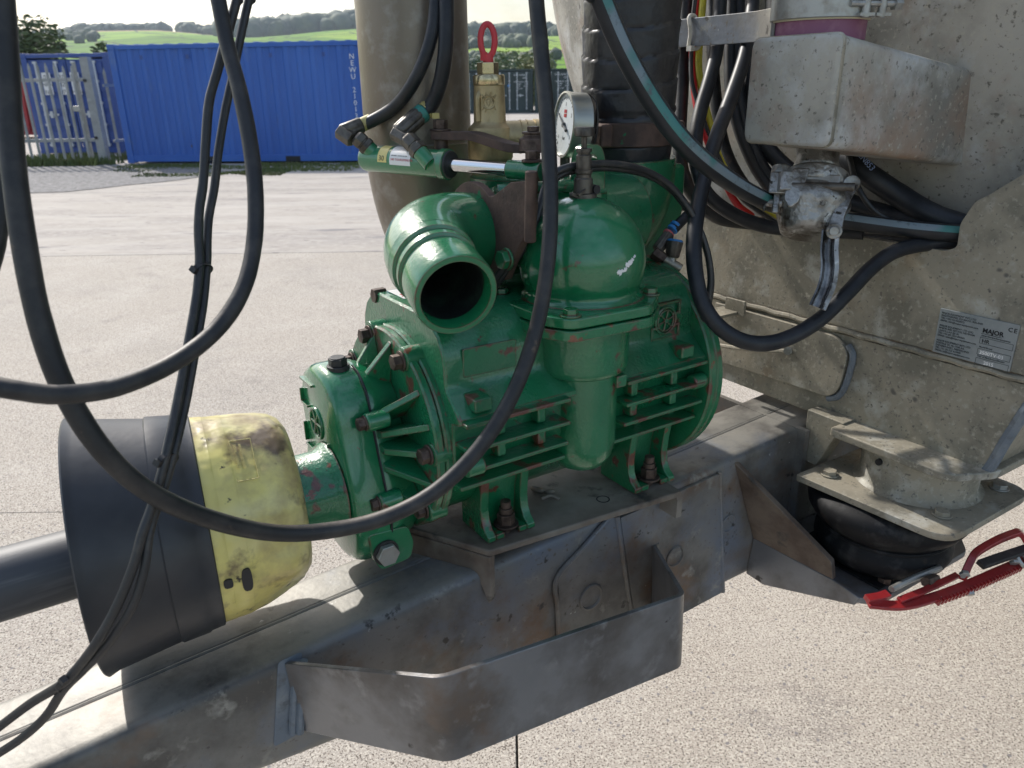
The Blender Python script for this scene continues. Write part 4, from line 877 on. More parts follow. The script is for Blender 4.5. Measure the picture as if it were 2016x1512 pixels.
# feet
for ua, ub, dv0 in ((.194, .276, .015), (.462, .548, .003)):
    mb = MB(); um = (ua + ub) / 2
    arcv = [(-.112, .03), (-.108, .0), (-.103, -.03), (-.101, -.052), (-.103, -.070), (-.110, -.084), (-.121, -.092)]
    for x0 in (ua, ub - .014):
        rings = []
        poly = [(a + dv0, b2) for a, b2 in arcv] + [(-.121 + dv0, -.1005), (-.03, -.1005), (-.03, .03)]
        mb.loft([U_(poly, x0), U_(poly, x0 + .014)])
    ft = obj('foot', mb, GREENW, pm, bev=.002)
    mb = MB(); mb.prism(U_([(-.088, .02), (-.074, -.04), (-.070, -.1003), (-.03, -.1003), (-.03, .02)], ua + .0145), (ub - ua - .029, 0, 0)); obj('foot_web', mb, GREEN, ft)
    mb = MB(); mb.prism(W_([(ua + .0145, -.082 + dv0), (um - .014, -.082 + dv0), (um - .014, -.112 + dv0), (um - .012, -.120 + dv0), (ua + .0145, -.120 + dv0)], -.0915), (0, 0, -.009)); mb.prism(W_([(um + .014, -.082 + dv0), (ub - .0145, -.082 + dv0), (ub - .0145, -.120 + dv0), (um + .012, -.120 + dv0), (um + .014, -.112 + dv0)], -.0915), (0, 0, -.009)); obj('toe', mb, GREENW, ft, bev=.0015)
    mb = MB(); c = Vector((um, -.104 + dv0, -.0905)); mb.cyl(c, c + Vector((0, 0, .0035)), .0185, 24); mb.hexp(c + Vector((0, 0, .0035)), c + Vector((0, 0, .020)), .0135); mb.cyl(c + Vector((0, 0, .020)), c + Vector((0, 0, .029)), .0098, 14); mb.cyl(c + Vector((0, 0, .029)), c + Vector((0, 0, .040)), .0078, 14); mb.cyl(c + Vector((0, 0, -.02)), c, .0078, 12)
    obj('foot_bolt', mb, BOLT, ft, bev=.001)
# end flanges, each a pair of plates with an open seam
FV, FW = .030, .054
def disc(name, u0, u1, r, m, n=64, c=(.030, .054)):
    mb = MB(); mb.lathe([(u0, r - .0025), (u0 + .0025, r), (u1 - .002, r), (u1, r - .002)], (0, c[0], c[1]), (1, 0, 0), n); return obj(name, mb, m, pm, ang=30)
fl1 = disc('end_flange', .127, .1385, .1490, GREENW); fl2 = disc('end_flange', .114, .1262, .1480, GREENW)
disc('end_flange', .572, .586, .168, GREENW, c=(.012, .073)); disc('end_flange', .5868, .601, .1675, GREENW, c=(.012, .073))
mb = MB(); mb.lathe([(.60, .15), (.625, .135), (.64, .09), (.642, 0)], (0, VC, WC), (1, 0, 0), 40); obj('end_cover', mb, GREEN, pm)
# ears with bolts on the drive-side flange
for a, rr in ((107, .1385), (62, .1390), (4, .1330), (-38, .138), (-80, .138), (150, .138), (-140, .138)):
    v = FV - math.cos(R(a)) * rr; w = FW + math.sin(R(a)) * rr
    mb = MB(); mb.cyl((.1115, v, w), (.1385, v, w), .0165, 18); e = obj('flange_ear', mb, GREENW, fl2, bev=.002)
    mb = MB(); v = FV - math.cos(R(a)) * (rr - .003); w = FW + math.sin(R(a)) * (rr - .003); mb.cyl((.1115, v, w), (.1085, v, w), .0140, 18); mb.hexp((.1085, v, w), (.097, v, w), .0110); obj('bolt', mb, BOLT, e, bev=.001)
# gearbox housing: pear-shaped face lofted to the flange
gc = [(.030, .158), (.008, .152), (-.012, .134), (-.021, .112), (-.025, .092), (-.030, .074), (-.037, .050), (-.046, .025), (-.055, .0), (-.062, -.028), (-.063, -.054), (-.057, -.080), (-.042, -.101), (-.015, -.114), (.015, -.119), (.05, -.118), (.085, -.106), (.115, -.078), (.130, -.042), (.130, 0), (.120, .03), (.117, .06), (.121, .09), (.117, .12), (.104, .142), (.080, .155), (.055, .160)]
def gring(u, k, dv=0): 
    return U_([(.040 + (a - .040) * k, .02 + (b2 - .02) * k) for a, b2 in gc], u)
mb = MB(); mb.loft([gring(.018, .90), gring(.0205, .95), gring(.026, .985), gring(.033, 1.0), gring(.064, 1.0), gring(.0655, .985)]); gb = obj('gearbox_cover', mb, GREENL, pm, ang=40)
mb = MB(); mb.loft([gring(.0655, .983), gring(.0675, .995), gring(.080, .97), gring(.095, .90), gring(.1135, .84)]); gb2 = obj('gearbox_housing', mb, GREENL, pm, ang=40)
mb = MB(); rg = gring(.0664, 1.0015); mb.tube([rg[i] for i in range(0, 12)], .0016, 6, 3); obj('sealant_seam', mb, INKB, gb2)
# radial ribs between housing and flange
for k, (a, r1) in enumerate(((103, .134), (80, .134), (40, .134), (20, .134), (3, .130), (-17, .132), (-42, .132), (-66, .13), (150, .13))):
    ca, sa = -math.cos(R(a)), math.sin(R(a)); d = Vector((0, ca, sa)); s = Vector((0, -sa, ca)) if True else 0; o_ = Vector((0, FV, FW)); r0_ = .088 if a > 60 else .080
    poly = [o_ + d * r0_ + Vector((.070, 0, 0)), o_ + d * (r1 + .004) + Vector((.114, 0, 0)), o_ + d * .06 + Vector((.114, 0, 0)), o_ + d * .06 + Vector((.070, 0, 0))]
    mb = MB(); mb.loft([[p - s * (.0062 if i_ in (2, 3) else .0045) for i_, p in enumerate(poly)], [p + s * (.0062 if i_ in (2, 3) else .0045) for i_, p in enumerate(poly)]]); obj('rib', mb, GREENW if k in (2, 3) else GREEN, gb2, bev=.0015)
# gearbox bosses and bolts
for (v, w) in ((-.036, .100), (-.058, -.010), (.118, .12), (.128, -.06)):
    mb = MB(); mb.cyl((.052, v, w), (.085, v, w), .0130, 16); e = obj('boss', mb, GREENL, gb, bev=.003)
    mb = MB(); mb.hexp((.052, v, w), (.041, v, w), .0090); mb.cyl((.0525, v, w), (.050, v, w), .0108, 16); obj('bolt', mb, BOLT, e, bev=.001)
mb = MB(); mb.cyl((.048, .034, .155), (.048, .034, .162), .0155, 20); mb.hexp((.048, .034, .162), (.048, .034, .172), .013); mb.lathe([(.172, .011), (.1735, .010), (.1735, 0)], (.048, .034, 0), (0, 0, 1), 18); obj('filler_plug', mb, BLACKST, gb, bev=.001)
mb = MB(); mb.prism(V_(roundpoly([(.030, -.050), (.090, -.055), (.098, -.085), (.092, -.108), (.046, -.112), (.036, -.090)], .008, 3), -.064), (0, .07, 0)); dbk = obj('drain_boss', mb, GREENL, gb, bev=.003)
mb = MB(); mb.cyl((.054, -.0635, -.084), (.054, -.068, -.084), .0185, 24); obj('sealing_washer', mb, BLACKST, dbk); mb = MB(); mb.hexp((.054, -.068, -.084), (.054, -.077, -.084), .0165); obj('drain_plug', mb, ZINC, dbk, bev=.0015)
# raised emblem on the gearbox face
mb = MB()
for (v0_, v1_, w0_, w1_) in ((.035, .082, .128, .1315), (.085, .088, .092, .112), (.060, .085, .090, .0935), (.085, .088, .03, .060), (-.005, .086, .024, .0275), (-.010, -.0065, .045, .06)):
    mb.box((.0168, (v0_ + v1_) / 2 + .022, (w0_ + w1_) / 2), (.006, v1_ - v0_, w1_ - w0_))
mb.torus((.017, .057, .075), (1, 0, 0), .022, .0025, 26, 8)
for k in range(6): a = k * math.pi / 3; mb.tube([(.017, .057, .075), (.017, .057 + .02 * math.cos(a), .075 + .02 * math.sin(a))], .002, 6, 1, smooth=False)
obj('emblem', mb, GREENL, gb, bev=.0006)
mb = MB(); mb.lathe([(-.070, .056), (-.068, .0585), (-.014, .0585), (-.006, .063), (.004, .068)], (.012, 0.020, -.012), (1, 0, 0), 48); obj('shaft_collar', mb, GREENW, pm, ang=40)
# oil reservoir lobe, lid and dome
LU, LV = .358, -.106
mb = MB(); mb.lathe([(-.024, .004), (-.021, .020), (-.012, .036), (.003, .046), (.022, .0505), (.15, .0515)], (LU, LV, 0), (0, 0, 1), 40); lob = obj('oil_trap', mb, GREEN, pm, ang=40)
mb = MB(); mb.lathe([(.131, .052), (.133, .062), (.138, .068), (.145, .0695), (.212, .0695)], (LU + .001, LV + .008, 0), (0, 0, 1), 48); obj('oil_trap_collar', mb, GREEN, lob, ang=40)
mb = MB(); mb.box((LU + .028, LV - .045, .124), (.018, .02, .018)); obj('lug', mb, GREEN, lob, bev=.002)
mb = MB(); mb.box((.36, -.04, .17), (.15, .13, .10)); obj('inlet_block', mb, GREEN, pm, bev=.012)
lidp = roundpoly([(.283, -.180), (.412, -.188), (.462, -.150), (.470, -.11), (.470, .05), (.30, .05), (.262, .0), (.262, -.145)], [.012, .012, .014, .014, .02, .02, .02, .012], 4)
mb = MB(); mb.prism(W_(lidp, .2045), (0, 0, .0145)); ld = obj('lower_lid', mb, GREENW, pm, bev=.002)
lid2 = [(LU + (a - LU) * .985, -.07 + (b2 + .07) * .985) for a, b2 in lidp]
mb = MB(); mb.prism(W_(lid2, .2205), (0, 0, .0150)); ld2 = obj('upper_lid', mb, GREENL, pm, bev=.003)
for (a, b2) in ((.292, -.163), (.448, -.142), (.278, -.02), (.445, .03)):
    mb = MB(); mb.hexp((a, b2, .2355), (a, b2, .2455), .0105); mb.cyl((a, b2, .2353), (a, b2, .238), .0145, 16); obj('bolt', mb, GREENL, ld2, bev=.0012)
DC = Vector((.374, -.080, .283)); dr = .0885
mb = MB(); rings = []
prof = [(.2353 - .283, .090), (-.0445, .0845), (-.040, .0812), (-.034, .0812)] + [(dr * math.sin(R(a)), dr * math.cos(R(a))) for a in range(-20, 90, 6)] + [(dr * .9995, .004)]
mb.lathe(prof, DC, (0, 0, 1), 64); dm = obj('dome', mb, GREENL, pm, ang=45)
mb = MB(); rnd = random.Random(5)
for k in range(16):
    th = R(-33 + rnd.uniform(0, 22)); ph = R(4 + (k / 16) * 22 + rnd.uniform(-3, 3)); d = Vector((math.sin(R(36) + (k - 8) * .014) * math.cos(th) , -math.cos(R(36) + (k - 8) * .014) * math.cos(th), 0)); d = (Vector((math.sin(R(-5 + k * 1.3)), -math.cos(R(-5 + k * 1.3)), -.02 + k * .014 + rnd.uniform(-.03, .03)))).normalized()
    c = DC + d * (dr + .0002); x_, y_ = basis(d); s = rnd.uniform(.0015, .0038)
    mb.loft([[c + (x_ * math.cos(q * 1.05) + y_ * math.sin(q * 1.05)) * s * rnd.uniform(.5, 1.2) + d * e_ for q in range(6)] for e_ in (-.0006, .0006)])
obj('paint_scuff', mb, STICKW, dm)
# vacuum breaker on the dome
q0 = DC + Vector((0.0, 0, dr))
vb = thing('oil_drip_valve', 'small dull brass needle valve standing on top of the green dome', 'valve', q0)
mb = MB(); mb.lathe([(-.004, .019), (.003, .0185), (.004, .0135), (.022, .0125), (.024, .0105), (.028, .0105), (.030, .0120), (.034, .0120), (.0345, .0105), (.052, .0105), (.054, .0085), (.056, .0085), (.0565, .0105), (.061, .0105), (.0615, .0038), (.078, .0038)], q0, (0, 0, 1), 24); obj('body', mb, FITT, vb, ang=30)
mb = MB(); mb.lathe([(.076, .006), (.077, .0125), (.0775, .0135), (.086, .0135), (.088, .0125), (.0882, 0)], q0, (0, 0, 1), 28); obj('knob', mb, FITT, vb, ang=40)
mb = MB(); mb.cyl(q0 + Vector((.013, -.001, .008)), q0 + Vector((.0132, -.0135, .008)), .006, 12); obj('sight_hole', mb, INKB, vb)
mb = MB(); mb.box(q0 + Vector((-.018, -.006, .002)), (.014, .006, .004), Matrix.Rotation(.4, 3, 'Y')); mb.box(q0 + Vector((-.012, -.012, .006)), (.014, .004, .003), Matrix.Rotation(-.5, 3, 'Y')); obj('lock_wire', mb, FITT, vb)

# inlet elbow
E0 = Vector((.288, .040, .312)); E1_ = Vector((.174, .042, .326)); E2 = Vector((.138, -.142, .281))
def bez(a, b2, c, n): return [a * (1 - t) ** 2 + b2 * 2 * t * (1 - t) + c * t * t for t in [k / n for k in range(n + 1)]]
d1 = (E1_ - E0).normalized(); d2 = (E2 - E1_).normalized(); rb = .098
path = [E0] + bez(E1_ - d1 * rb, E1_, E1_ + d2 * rb, 14)
mb = MB(); rings = []; prev = None
def sweep(path, rad, n=40):
    rings = []; prev = None
    for i, p in enumerate(path):
        t = (path[min(i + 1, len(path) - 1)] - path[max(i - 1, 0)]).normalized()
        if prev is None: x, y = basis(t)
        else: x = (prev - t * prev.dot(t)).normalized(); y = t.cross(x)
        prev = x; rings.append([p + (x * math.cos(k * 2 * math.pi / n) + y * math.sin(k * 2 * math.pi / n)) * rad(i) for k in range(n)])
    return rings
pe = path[-1]; mb.loft(sweep(path, lambda i: .0575), cap=False); elb = obj('elbow', mb, GREENL, pm, ang=60)
Lm = (E2 - pe).length
mb = MB(); mb.lathe([(-.004, .0575), (.012, .0560), (.014, .0520), (.020, .0515), (.022, .0535), (.030, .0535), (.032, .0495), (.040, .0490), (.043, .0520), (.048, .0525), (Lm - .004, .0525), (Lm, .0510), (Lm, .0440), (Lm - .004, .0425), (Lm - .03, .0420)], pe, d2, 56, cap=False); obj('elbow_mouth', mb, GREENL, elb, ang=35)
mb = MB(); mb.lathe([(Lm - .020, .0419), (-.03, .0416), (-.08, .039), (-.085, 0)], pe, d2, 40, cap=False); obj('bore', mb, DARKIN, elb)
# changeover valve body behind the elbow
mb = MB(); mb.lathe([(.285, .062), (.297, .062), (.300, .056), (.315, .056), (.318, .064), (.330, .066), (.50, .070), (.56, .066)], (0, .045, .312), (1, 0, 0), 44); cv = obj('changeover_body', mb, GREEN, pm, ang=40)
mb = MB(); mb.lathe([(.23, .085), (.30, .085), (.32, .075), (.352, .066), (.366, .0655)], (.40, .075, 0), (0, 0, 1), 44); obj('changeover_tower', mb, GREEN, cv, ang=40)
mb = MB(); mb.lathe([(.368, .070), (.382, .072), (.386, .066)], (.385, .10, 0), (0, 0, 1), 40); mb.tube([(.30, .02, .374), (.34, -.002, .376), (.40, -.004, .375), (.44, .01, .373)], .009, 10, 5); obj('top_flange', mb, GREEN, cv, ang=40)
mb = MB(); 
ringp = [(.045 + .076 * math.cos(R(a)), .312 + .072 * math.sin(R(a))) for a in range(20, 200, 10)]
cpts = [(-.012, .372), (-.055, .394), (-.098, .400), (-.103, .372), (-.100, .345), (-.062, .296), (-.040, .262), (.0, .248), (.05, .244), (.10, .262), (.118, .29)]
poly = [(.045 + .076 * math.cos(R(a)), .312 + .074 * math.sin(R(a))) for a in range(10, 136, 9)] + cpts
mb.prism(U_(poly, .272), (.012, 0, 0)); chp = obj('changeover_plate', mb, RUSTB, cv, bev=.0015)
mb = MB(); mb.cyl((.2745, -.097, .322), (.2745, -.101, .412), .0080, 16); obj('lever_pin', mb, RUSTB, chp, bev=.002)
mb = MB(); mb.hexp((.272, -.048, .292), (.258, -.048, .292), .0135); mb.cyl((.272, -.048, .292), (.268, -.048, .292), .0155, 18); obj('bolt', mb, GREENL, chp, bev=.0015)
# outlet elbow to the taped hose
HU, HV = .620, .115
mb = MB(); pth = [Vector((.44, .05, .285)), Vector((.50, .07, .275)), Vector((.565, .10, .285)), Vector((.608, .112, .32)), Vector((HU, HV, .36)), Vector((HU, HV, .395))]
mb.loft(sweep(crom(pth, 5), lambda i: .070 + .014 * min(1, i / 20), 40)); oe = obj('outlet_elbow', mb, GREEN, pm, ang=50)
mb = MB(); mb.prism(V_(roundpoly([(.56, .385), (.705, .385), (.705, .30), (.68, .245), (.62, .22)], .015, 4), .055), (0, .07, 0)); obj('outlet_casing', mb, GREEN, oe, bev=.01)
tm = text_mb('369', (.598, .0545, .318), (1, 0, 0), (0, 0, 1), .026, .0012); obj('cast_number', tm, GREEN, oe)
# lifting lug
mb = MB(); c = Vector((.452, .0, .400)); prof2 = roundpoly([(-.026, -.05), (.026, -.05), (.026, .012), (.016, .030), (-.016, .030), (-.026, .012)], .014, 4)
o_l = [Vector((c.x + a, c.y, c.z + b2)) for a, b2 in prof2]
n_ = len(o_l); inn = [Vector((c.x + .0105 * math.cos(-math.pi / 2 + .0 - 2 * math.pi * (k / n_) + math.pi * .75) , c.y, c.z + .004 + .0125 * math.sin(-math.pi / 2 - 2 * math.pi * (k / n_) + math.pi * .75))) for k in range(n_)]
cen = Vector((c.x, c.y, c.z)); inn = [cen + Vector((0, 0, .004)) + (p - cen).normalized() * .0115 for p in o_l]
dth = Vector((0, .016, 0)); mb.loft([o_l, [p + dth for p in o_l], [p + dth for p in inn], inn, o_l], cap=False); obj('lifting_lug', mb, GREENL, pm, ang=40)
mb = MB(); mb.cyl((.452, .008, .30), (.452, .008, .362), .03, 20); obj('lug_base', mb, GREEN, pm)
# sticker on the body top
mb = MB(); mb.prism([(.150, .085, .2386), (.205, .085, .2386), (.205, .03, .2386), (.150, .03, .2386)], (0, 0, .0004)); st = obj('label_sticker', mb, STICKW, body)
mb = MB(); tm = text_mb('ATTENTION', (.152, .040, .2391), (1, 0, 0), (0, 1, 0), .008, .0001); mb.add(tm.v, tm.f); mb.box((.178, .052, .2391), (.045, .008, .0002)); obj('lettering', mb, INKR, st)
mb = MB(); mb.hexp((.152, .098, .231), (.133, .098, .231), .011); obj('bolt', mb, BOLT, pm, bev=.001)

# ================================================================== DRIVE SHAFT GUARD
pg = thing('drive_shaft_guard', 'black and yellow plastic guard over the drive shaft', 'shaft guard', (-.2, 0, -.15))
def yaw_guard(m_, a=R(-8.0), c=Vector((-.05, 0, 0))):
    rz_ = Matrix.Rotation(a, 3, 'Z'); m_.v = [tuple(c + rz_ @ (Vector(p) - c)) for p in m_.v]; return m_
mb = MB(); mb.lathe([(-.190, .133), (-.280, .1500), (-.2865, .1525), (-.2885, .1555), (-.2865, .1570), (-.282, .1550), (-.276, .1525), (-.205, .1400), (-.203, .1420), (-.172, .1385), (-.170, .1365), (-.1545, .1345), (-.1530, .1325), (-.160, .1310)], (0, 0, 0), (1, 0, 0), 72, cap=False); obj('cone', yaw_guard(mb), PLASTB, pg, ang=40)
prof = [(-.175, .1300), (-.158, .1318), (-.140, .1304), (-.1385, .1298), (-.118, .1284), (-.1165, .1278), (-.095, .1260), (-.075, .1238), (-.060, .1195), (-.049, .1120), (-.042, .1005), (-.040, .086), (-.0405, .066)]
pp2 = []
for (a0, r0_), (a1, r1_) in zip(prof, prof[1:]):
    for k in range(3): pp2.append((a0 + (a1 - a0) * k / 3, r0_ + (r1_ - r0_) * k / 3))
pp2.append(prof[-1])
mb = MB(); rings = []; n = 96
for a, r_ in pp2:
    ring = []
    for k in range(n):
        th = k * 2 * math.pi / n; v = math.cos(th); w = math.sin(th)
        dn = 0
        for (tu, tv, tw, rad, dep) in ((-.075, -.70, -.55, .30, .012), (-.085, -.95, .12, .28, .008), (-.06, -.6, -.95, .25, .010), (-.070, -.9, -.25, .16, -.006), (-.08, -.55, .85, .3, .005)):
            tl = math.hypot(tv, tw); dd = math.sqrt(((a - tu) / .115) ** 2 * 1.6 + (v - tv / tl) ** 2 + (w - tw / tl) ** 2)
            if dd < rad * 2: dn += dep * max(0, 1 - (dd / (rad * 2)) ** 2) ** 2
        dn += .0016 * mnoise.noise((a * 30, v * 4, w * 4)) * (1 if a > -.14 else .3)
        ring.append(Vector((a, v * (r_ - dn), w * (r_ - dn))))
    rings.append(ring)
mb.loft(rings, cap=False); yc = obj('cup', yaw_guard(mb), YELLOW, pg, ang=60)
def on_cup(u, ang, r_): return Vector((u, -math.cos(R(ang)) * r_, math.sin(R(ang)) * r_))
mb = MB()
for (u0_, u1_, a0, a1, rr) in ((-.1290, -.1170, -17, -2, .1282), (-.1490, -.1385, -10.5, -5, .1308)):
    cu0, ca0 = (u0_ + u1_) / 2, (a0 + a1) / 2; pts = []
    for k in range(18):
        t = k * 2 * math.pi / 18; cx_ = math.copysign(abs(math.cos(t)) ** .7, math.cos(t)); sy_ = math.copysign(abs(math.sin(t)) ** .7, math.sin(t))
        pts.append((cu0 + cx_ * (u1_ - u0_) / 2, ca0 + sy_ * (a1 - a0) / 2))
    mb.loft([[on_cup(u, a, rr - .004) for u, a in pts], [on_cup(u, a, rr + .0026) for u, a in pts]])
obj('slot', yaw_guard(mb), INKB, yc)
mb = MB(); pts = []
for u, a in roundpoly([(-.1145, 44), (-.0905, 44), (-.0905, 70), (-.1145, 70)], .004, 4): pts.append(on_cup(u, a, .1260 - (u + .105) * .06 + .0006))
pts.append(pts[0]); mb.tube(pts, .0006, 6, 1, smooth=False)
tm = text_mb('DO NOT OPERATE', (0, 0, 0), (1, 0, 0), (0, 1, 0), .0042, .0003, mapf=lambda c: on_cup(-.1085 - c.y, 67 - (c.x / .131) * 57.3, .1262 + c.z + .0006)); mb.add(tm.v, tm.f)
tm = text_mb('WITHOUT GUARD', (0, 0, 0), (1, 0, 0), (0, 1, 0), .0042, .0003, mapf=lambda c: on_cup(-.1025 - c.y, 67 - (c.x / .131) * 57.3, .1258 + c.z + .0006)); mb.add(tm.v, tm.f)
obj('moulded_mark', yaw_guard(mb), YELT, yc)
mb = MB(); mb.lathe([(-1.7, .0405), (-.18, .0405)], (0, 0, 0), (1, 0, 0), 40); obj('guard_tube', mb, PLASTG, pg)

# ================================================================== CHANGEOVER CYLINDER AND LEVER
ca_ = Vector((0.2100,0.2633,0.4080)); cb_ = Vector((0.2744,0.1155,0.4000)); cc_ = Vector((0.3413,-0.0236,0.4005)); ax = (cb_ - ca_).normalized(); Lc = (cb_ - ca_).length; Lt = (cc_ - ca_).length
ax = (cc_ - ca_).normalized(); Lc = (cb_ - ca_).dot(ax)
hc = thing('hydraulic_cylinder', 'small green hydraulic cylinder with chrome rod above the elbow', 'hydraulic cylinder', ca_)
mb = MB(); mb.lathe([(-.004, .015), (-.002, .0185), (.004, .0205), (Lc - .012, .0205), (Lc - .011, .0225), (Lc, .0225), (Lc + .001, .021)], ca_, ax, 36); cyb = obj('barrel', mb, GREENL, hc, ang=40)
mb = MB(); mb.lathe([(Lc + .001, .0205), (Lc + .004, .0195), (Lc + .0045, .0115)], ca_, ax, 32); obj('gland', mb, BLACKST, hc)
mb = MB(); mb.cyl(ca_ + ax * Lc, ca_ + ax * (Lt - .045), .0098, 28); obj('rod', mb, CHROME, hc)
mb = MB(); mb.cyl(ca_ + ax * (Lt - .050), ca_ + ax * (Lt + .004), .0132, 28); reye = obj('rod_end', mb, GREENL, hc, bev=.001)
ep = ca_ + ax * (Lt - .012)
mb = MB(); mb.cyl(ep + Vector((0, 0, .012)), ep + Vector((0, 0, .0155)), .0145, 20); mb.hexp(ep + Vector((0, 0, .0155)), ep + Vector((0, 0, .027)), .0095); mb.cyl(ep + Vector((0, 0, -.03)), ep, .0085, 14); obj('bolt', mb, BOLT, reye, bev=.001)
def wrap(u0_, u1_, a0, a1, r_, name, m, parent):
    x, y = Vector((0, 0, 1)) - ax * ax.z, None; x.normalize(); y = ax.cross(x); y = y if y.dot(na) > 0 else -y
    mb = MB(); k = 12
    rings = [[ca_ + ax * u + (x * math.cos(R(a0 + (a1 - a0) * i / k)) + y * math.sin(R(a0 + (a1 - a0) * i / k))) * r_ for i in range(k + 1)] for u in (u0_, u1_)]
    mb.loft(rings, closed=False); return obj(name, mb, m, parent), x, y
w1_, xx, yy = wrap(.040, .058, -30, 95, .0209, 'sticker', STICKY, cyb); w2_, _, _ = wrap(.064, .104, -25, 102, .0209, 'sticker', STICKW, cyb)
def cmap(u0_, ang, r_):
    def f(c):
        a = R(ang) - c.y / r_
        return ca_ + ax * (u0_ + c.x) + (xx * math.cos(a) + yy * math.sin(a)) * (r_ + c.z)
    return f
tm = text_mb('540 TOURS/MINUTE', (0, 0, 0), (1, 0, 0), (0, 1, 0), .0048, .0001, mapf=cmap(.0665, 84, .0211)); obj('lettering', tm, INKR, w2_)
tm = text_mb('RPM MAX  OIL ISO VG 100', (0, 0, 0), (1, 0, 0), (0, 1, 0), .0026, .0001, mapf=cmap(.0670, 66, .0211)); obj('lettering', tm, INKG, w2_)
tm = text_mb('30', (0, 0, 0), (1, 0, 0), (0, 1, 0), .011, .0001, mapf=cmap(.0425, 88, .0211)); obj('lettering', tm, INKB, w1_)
def ext(pts):
    """carry hose ends that leave upwards on to the overhead rack out of view"""
    P_ = [Vector(p) for p in pts]
    for _ in range(2):
        if P_[0].z > .5:
            d = (P_[0] - P_[1]).normalized(); P_ = [P_[0] + d * .22 + Vector((.10, .02, .50)), P_[0] + d * .14 + Vector((.03, 0, .16))] + P_
        P_.reverse()
    return P_
# ports, fittings and crimped hose ends
def fitting(base, tip, root):
    b_ = Vector(base); t_ = Vector(tip); d = t_ - b_; Ld = d.length
    mb = MB(); mb.lathe([(-.012, .012), (Ld * .30, .012), (Ld * .31, .0135)], b_, d, 16); obj('port', mb, GREENL, root)
    mb = MB(); mb.lathe([(Ld * .30, .0145), (Ld * .52, .0145)], b_, d, 6); mb.lathe([(Ld * .52, .012), (Ld * .60, .012)], b_, d, 16); mb.lathe([(Ld * .60, .0135), (Ld * .90, .0135), (Ld, .010)], b_, d, 6); obj('union_nut', mb, FITT, root, bev=.001)
def crimp(a, b2, root, r_=.0115, m=FITT):
    a = Vector(a); b2 = Vector(b2); d = b2 - a; Ld = d.length; x, y = basis(d.normalized())
    mb = MB(); rings = []
    for t_, k in ((0, .8), (.06, .95), (.1, 1.0), (.95, 1.0), (1.0, .92)):
        rings.append([a + d * t_ + (x * math.cos(q * math.pi / 16) + y * math.sin(q * math.pi / 16)) * r_ * k * (1.0 if q % 4 else .88) for q in range(32)])
    mb.loft(rings); return obj('crimp_ferrule', mb, m, root, ang=50)
h1 = thing('hydraulic_hose', 'left hydraulic hose curving up the grey pipe from the cylinder end', 'hose', (0.1919,0.2758,0.4510))
fitting((0.2122,0.2408,0.4177), (0.1903,0.2536,0.4422), h1)
crimp((0.1749,0.2720,0.4466), (0.2080,0.2683,0.4574), h1, .0125)
mb = MB(); mb.hexp((0.1851,0.2543,0.4364), (0.1730,0.2746,0.4496), .0125); obj('elbow_fitting', mb, FITT, h1, bev=.002)
mb = MB(); mb.lathe([(0, .0108), (.016, .0108)], (0.2080,0.2683,0.4574), Vector((0.2234,0.2673,0.4630)) - Vector((0.2080,0.2683,0.4574)), 18); obj('band', mb, YELT, h1)
mb = MB(); mb.tube(ext([(0.2050,0.2696,0.4560), (0.2247,0.2604,0.4639), (0.2463,0.2295,0.4824), (0.2599,0.1955,0.5111), (0.2756,0.1770,0.5485), (0.2901,0.1731,0.5880), (0.3004,0.1788,0.6288), (0.3094,0.1853,0.6692)]), .0098, 16, 10); obj('hose_wall', mb, RUBBERC, h1)
h2 = thing('hydraulic_hose', 'right hydraulic hose with teal and yellow bands running straight up the grey pipe', 'hose', (0.2406,0.1786,0.4475))
fitting((0.2497,0.1376,0.4130), (0.2347,0.1673,0.4424), h2)
mb = MB(); mb.hexp((0.2355,0.1645,0.4375), (0.2253,0.1886,0.4477), .0115); obj('elbow_fitting', mb, FITT, h2, bev=.002)
crimp((0.2301,0.1848,0.4462), (0.2684,0.1905,0.4708), h2, .0145)
mb = MB(); d_ = Vector((0.2847,0.1909,0.4805)) - Vector((0.2668,0.1909,0.4694)); mb.lathe([(0, .0135), (.009, .0145), (.011, .0130)], (0.2682,0.1903,0.4701), d_, 20); obj('band', mb, TEALC, h2)
mb = MB(); mb.lathe([(0.012, .0130), (.018, .0138), (.020, .0130)], (0.2682,0.1903,0.4701), d_, 20); mb.box((0.2853,0.1668,0.4708), (.010, .004, .008)); obj('band', mb, YELT, h2)
mb = MB(); mb.tube(ext([(0.2652,0.1913,0.4680), (0.2870,0.1849,0.4849), (0.2953,0.1681,0.5155), (0.2998,0.1572,0.5534), (0.3056,0.1595,0.5942), (0.3106,0.1655,0.6280), (0.3177,0.1731,0.6683)]), .0112, 16, 10); obj('hose_wall', mb, RUBBERC, h2)
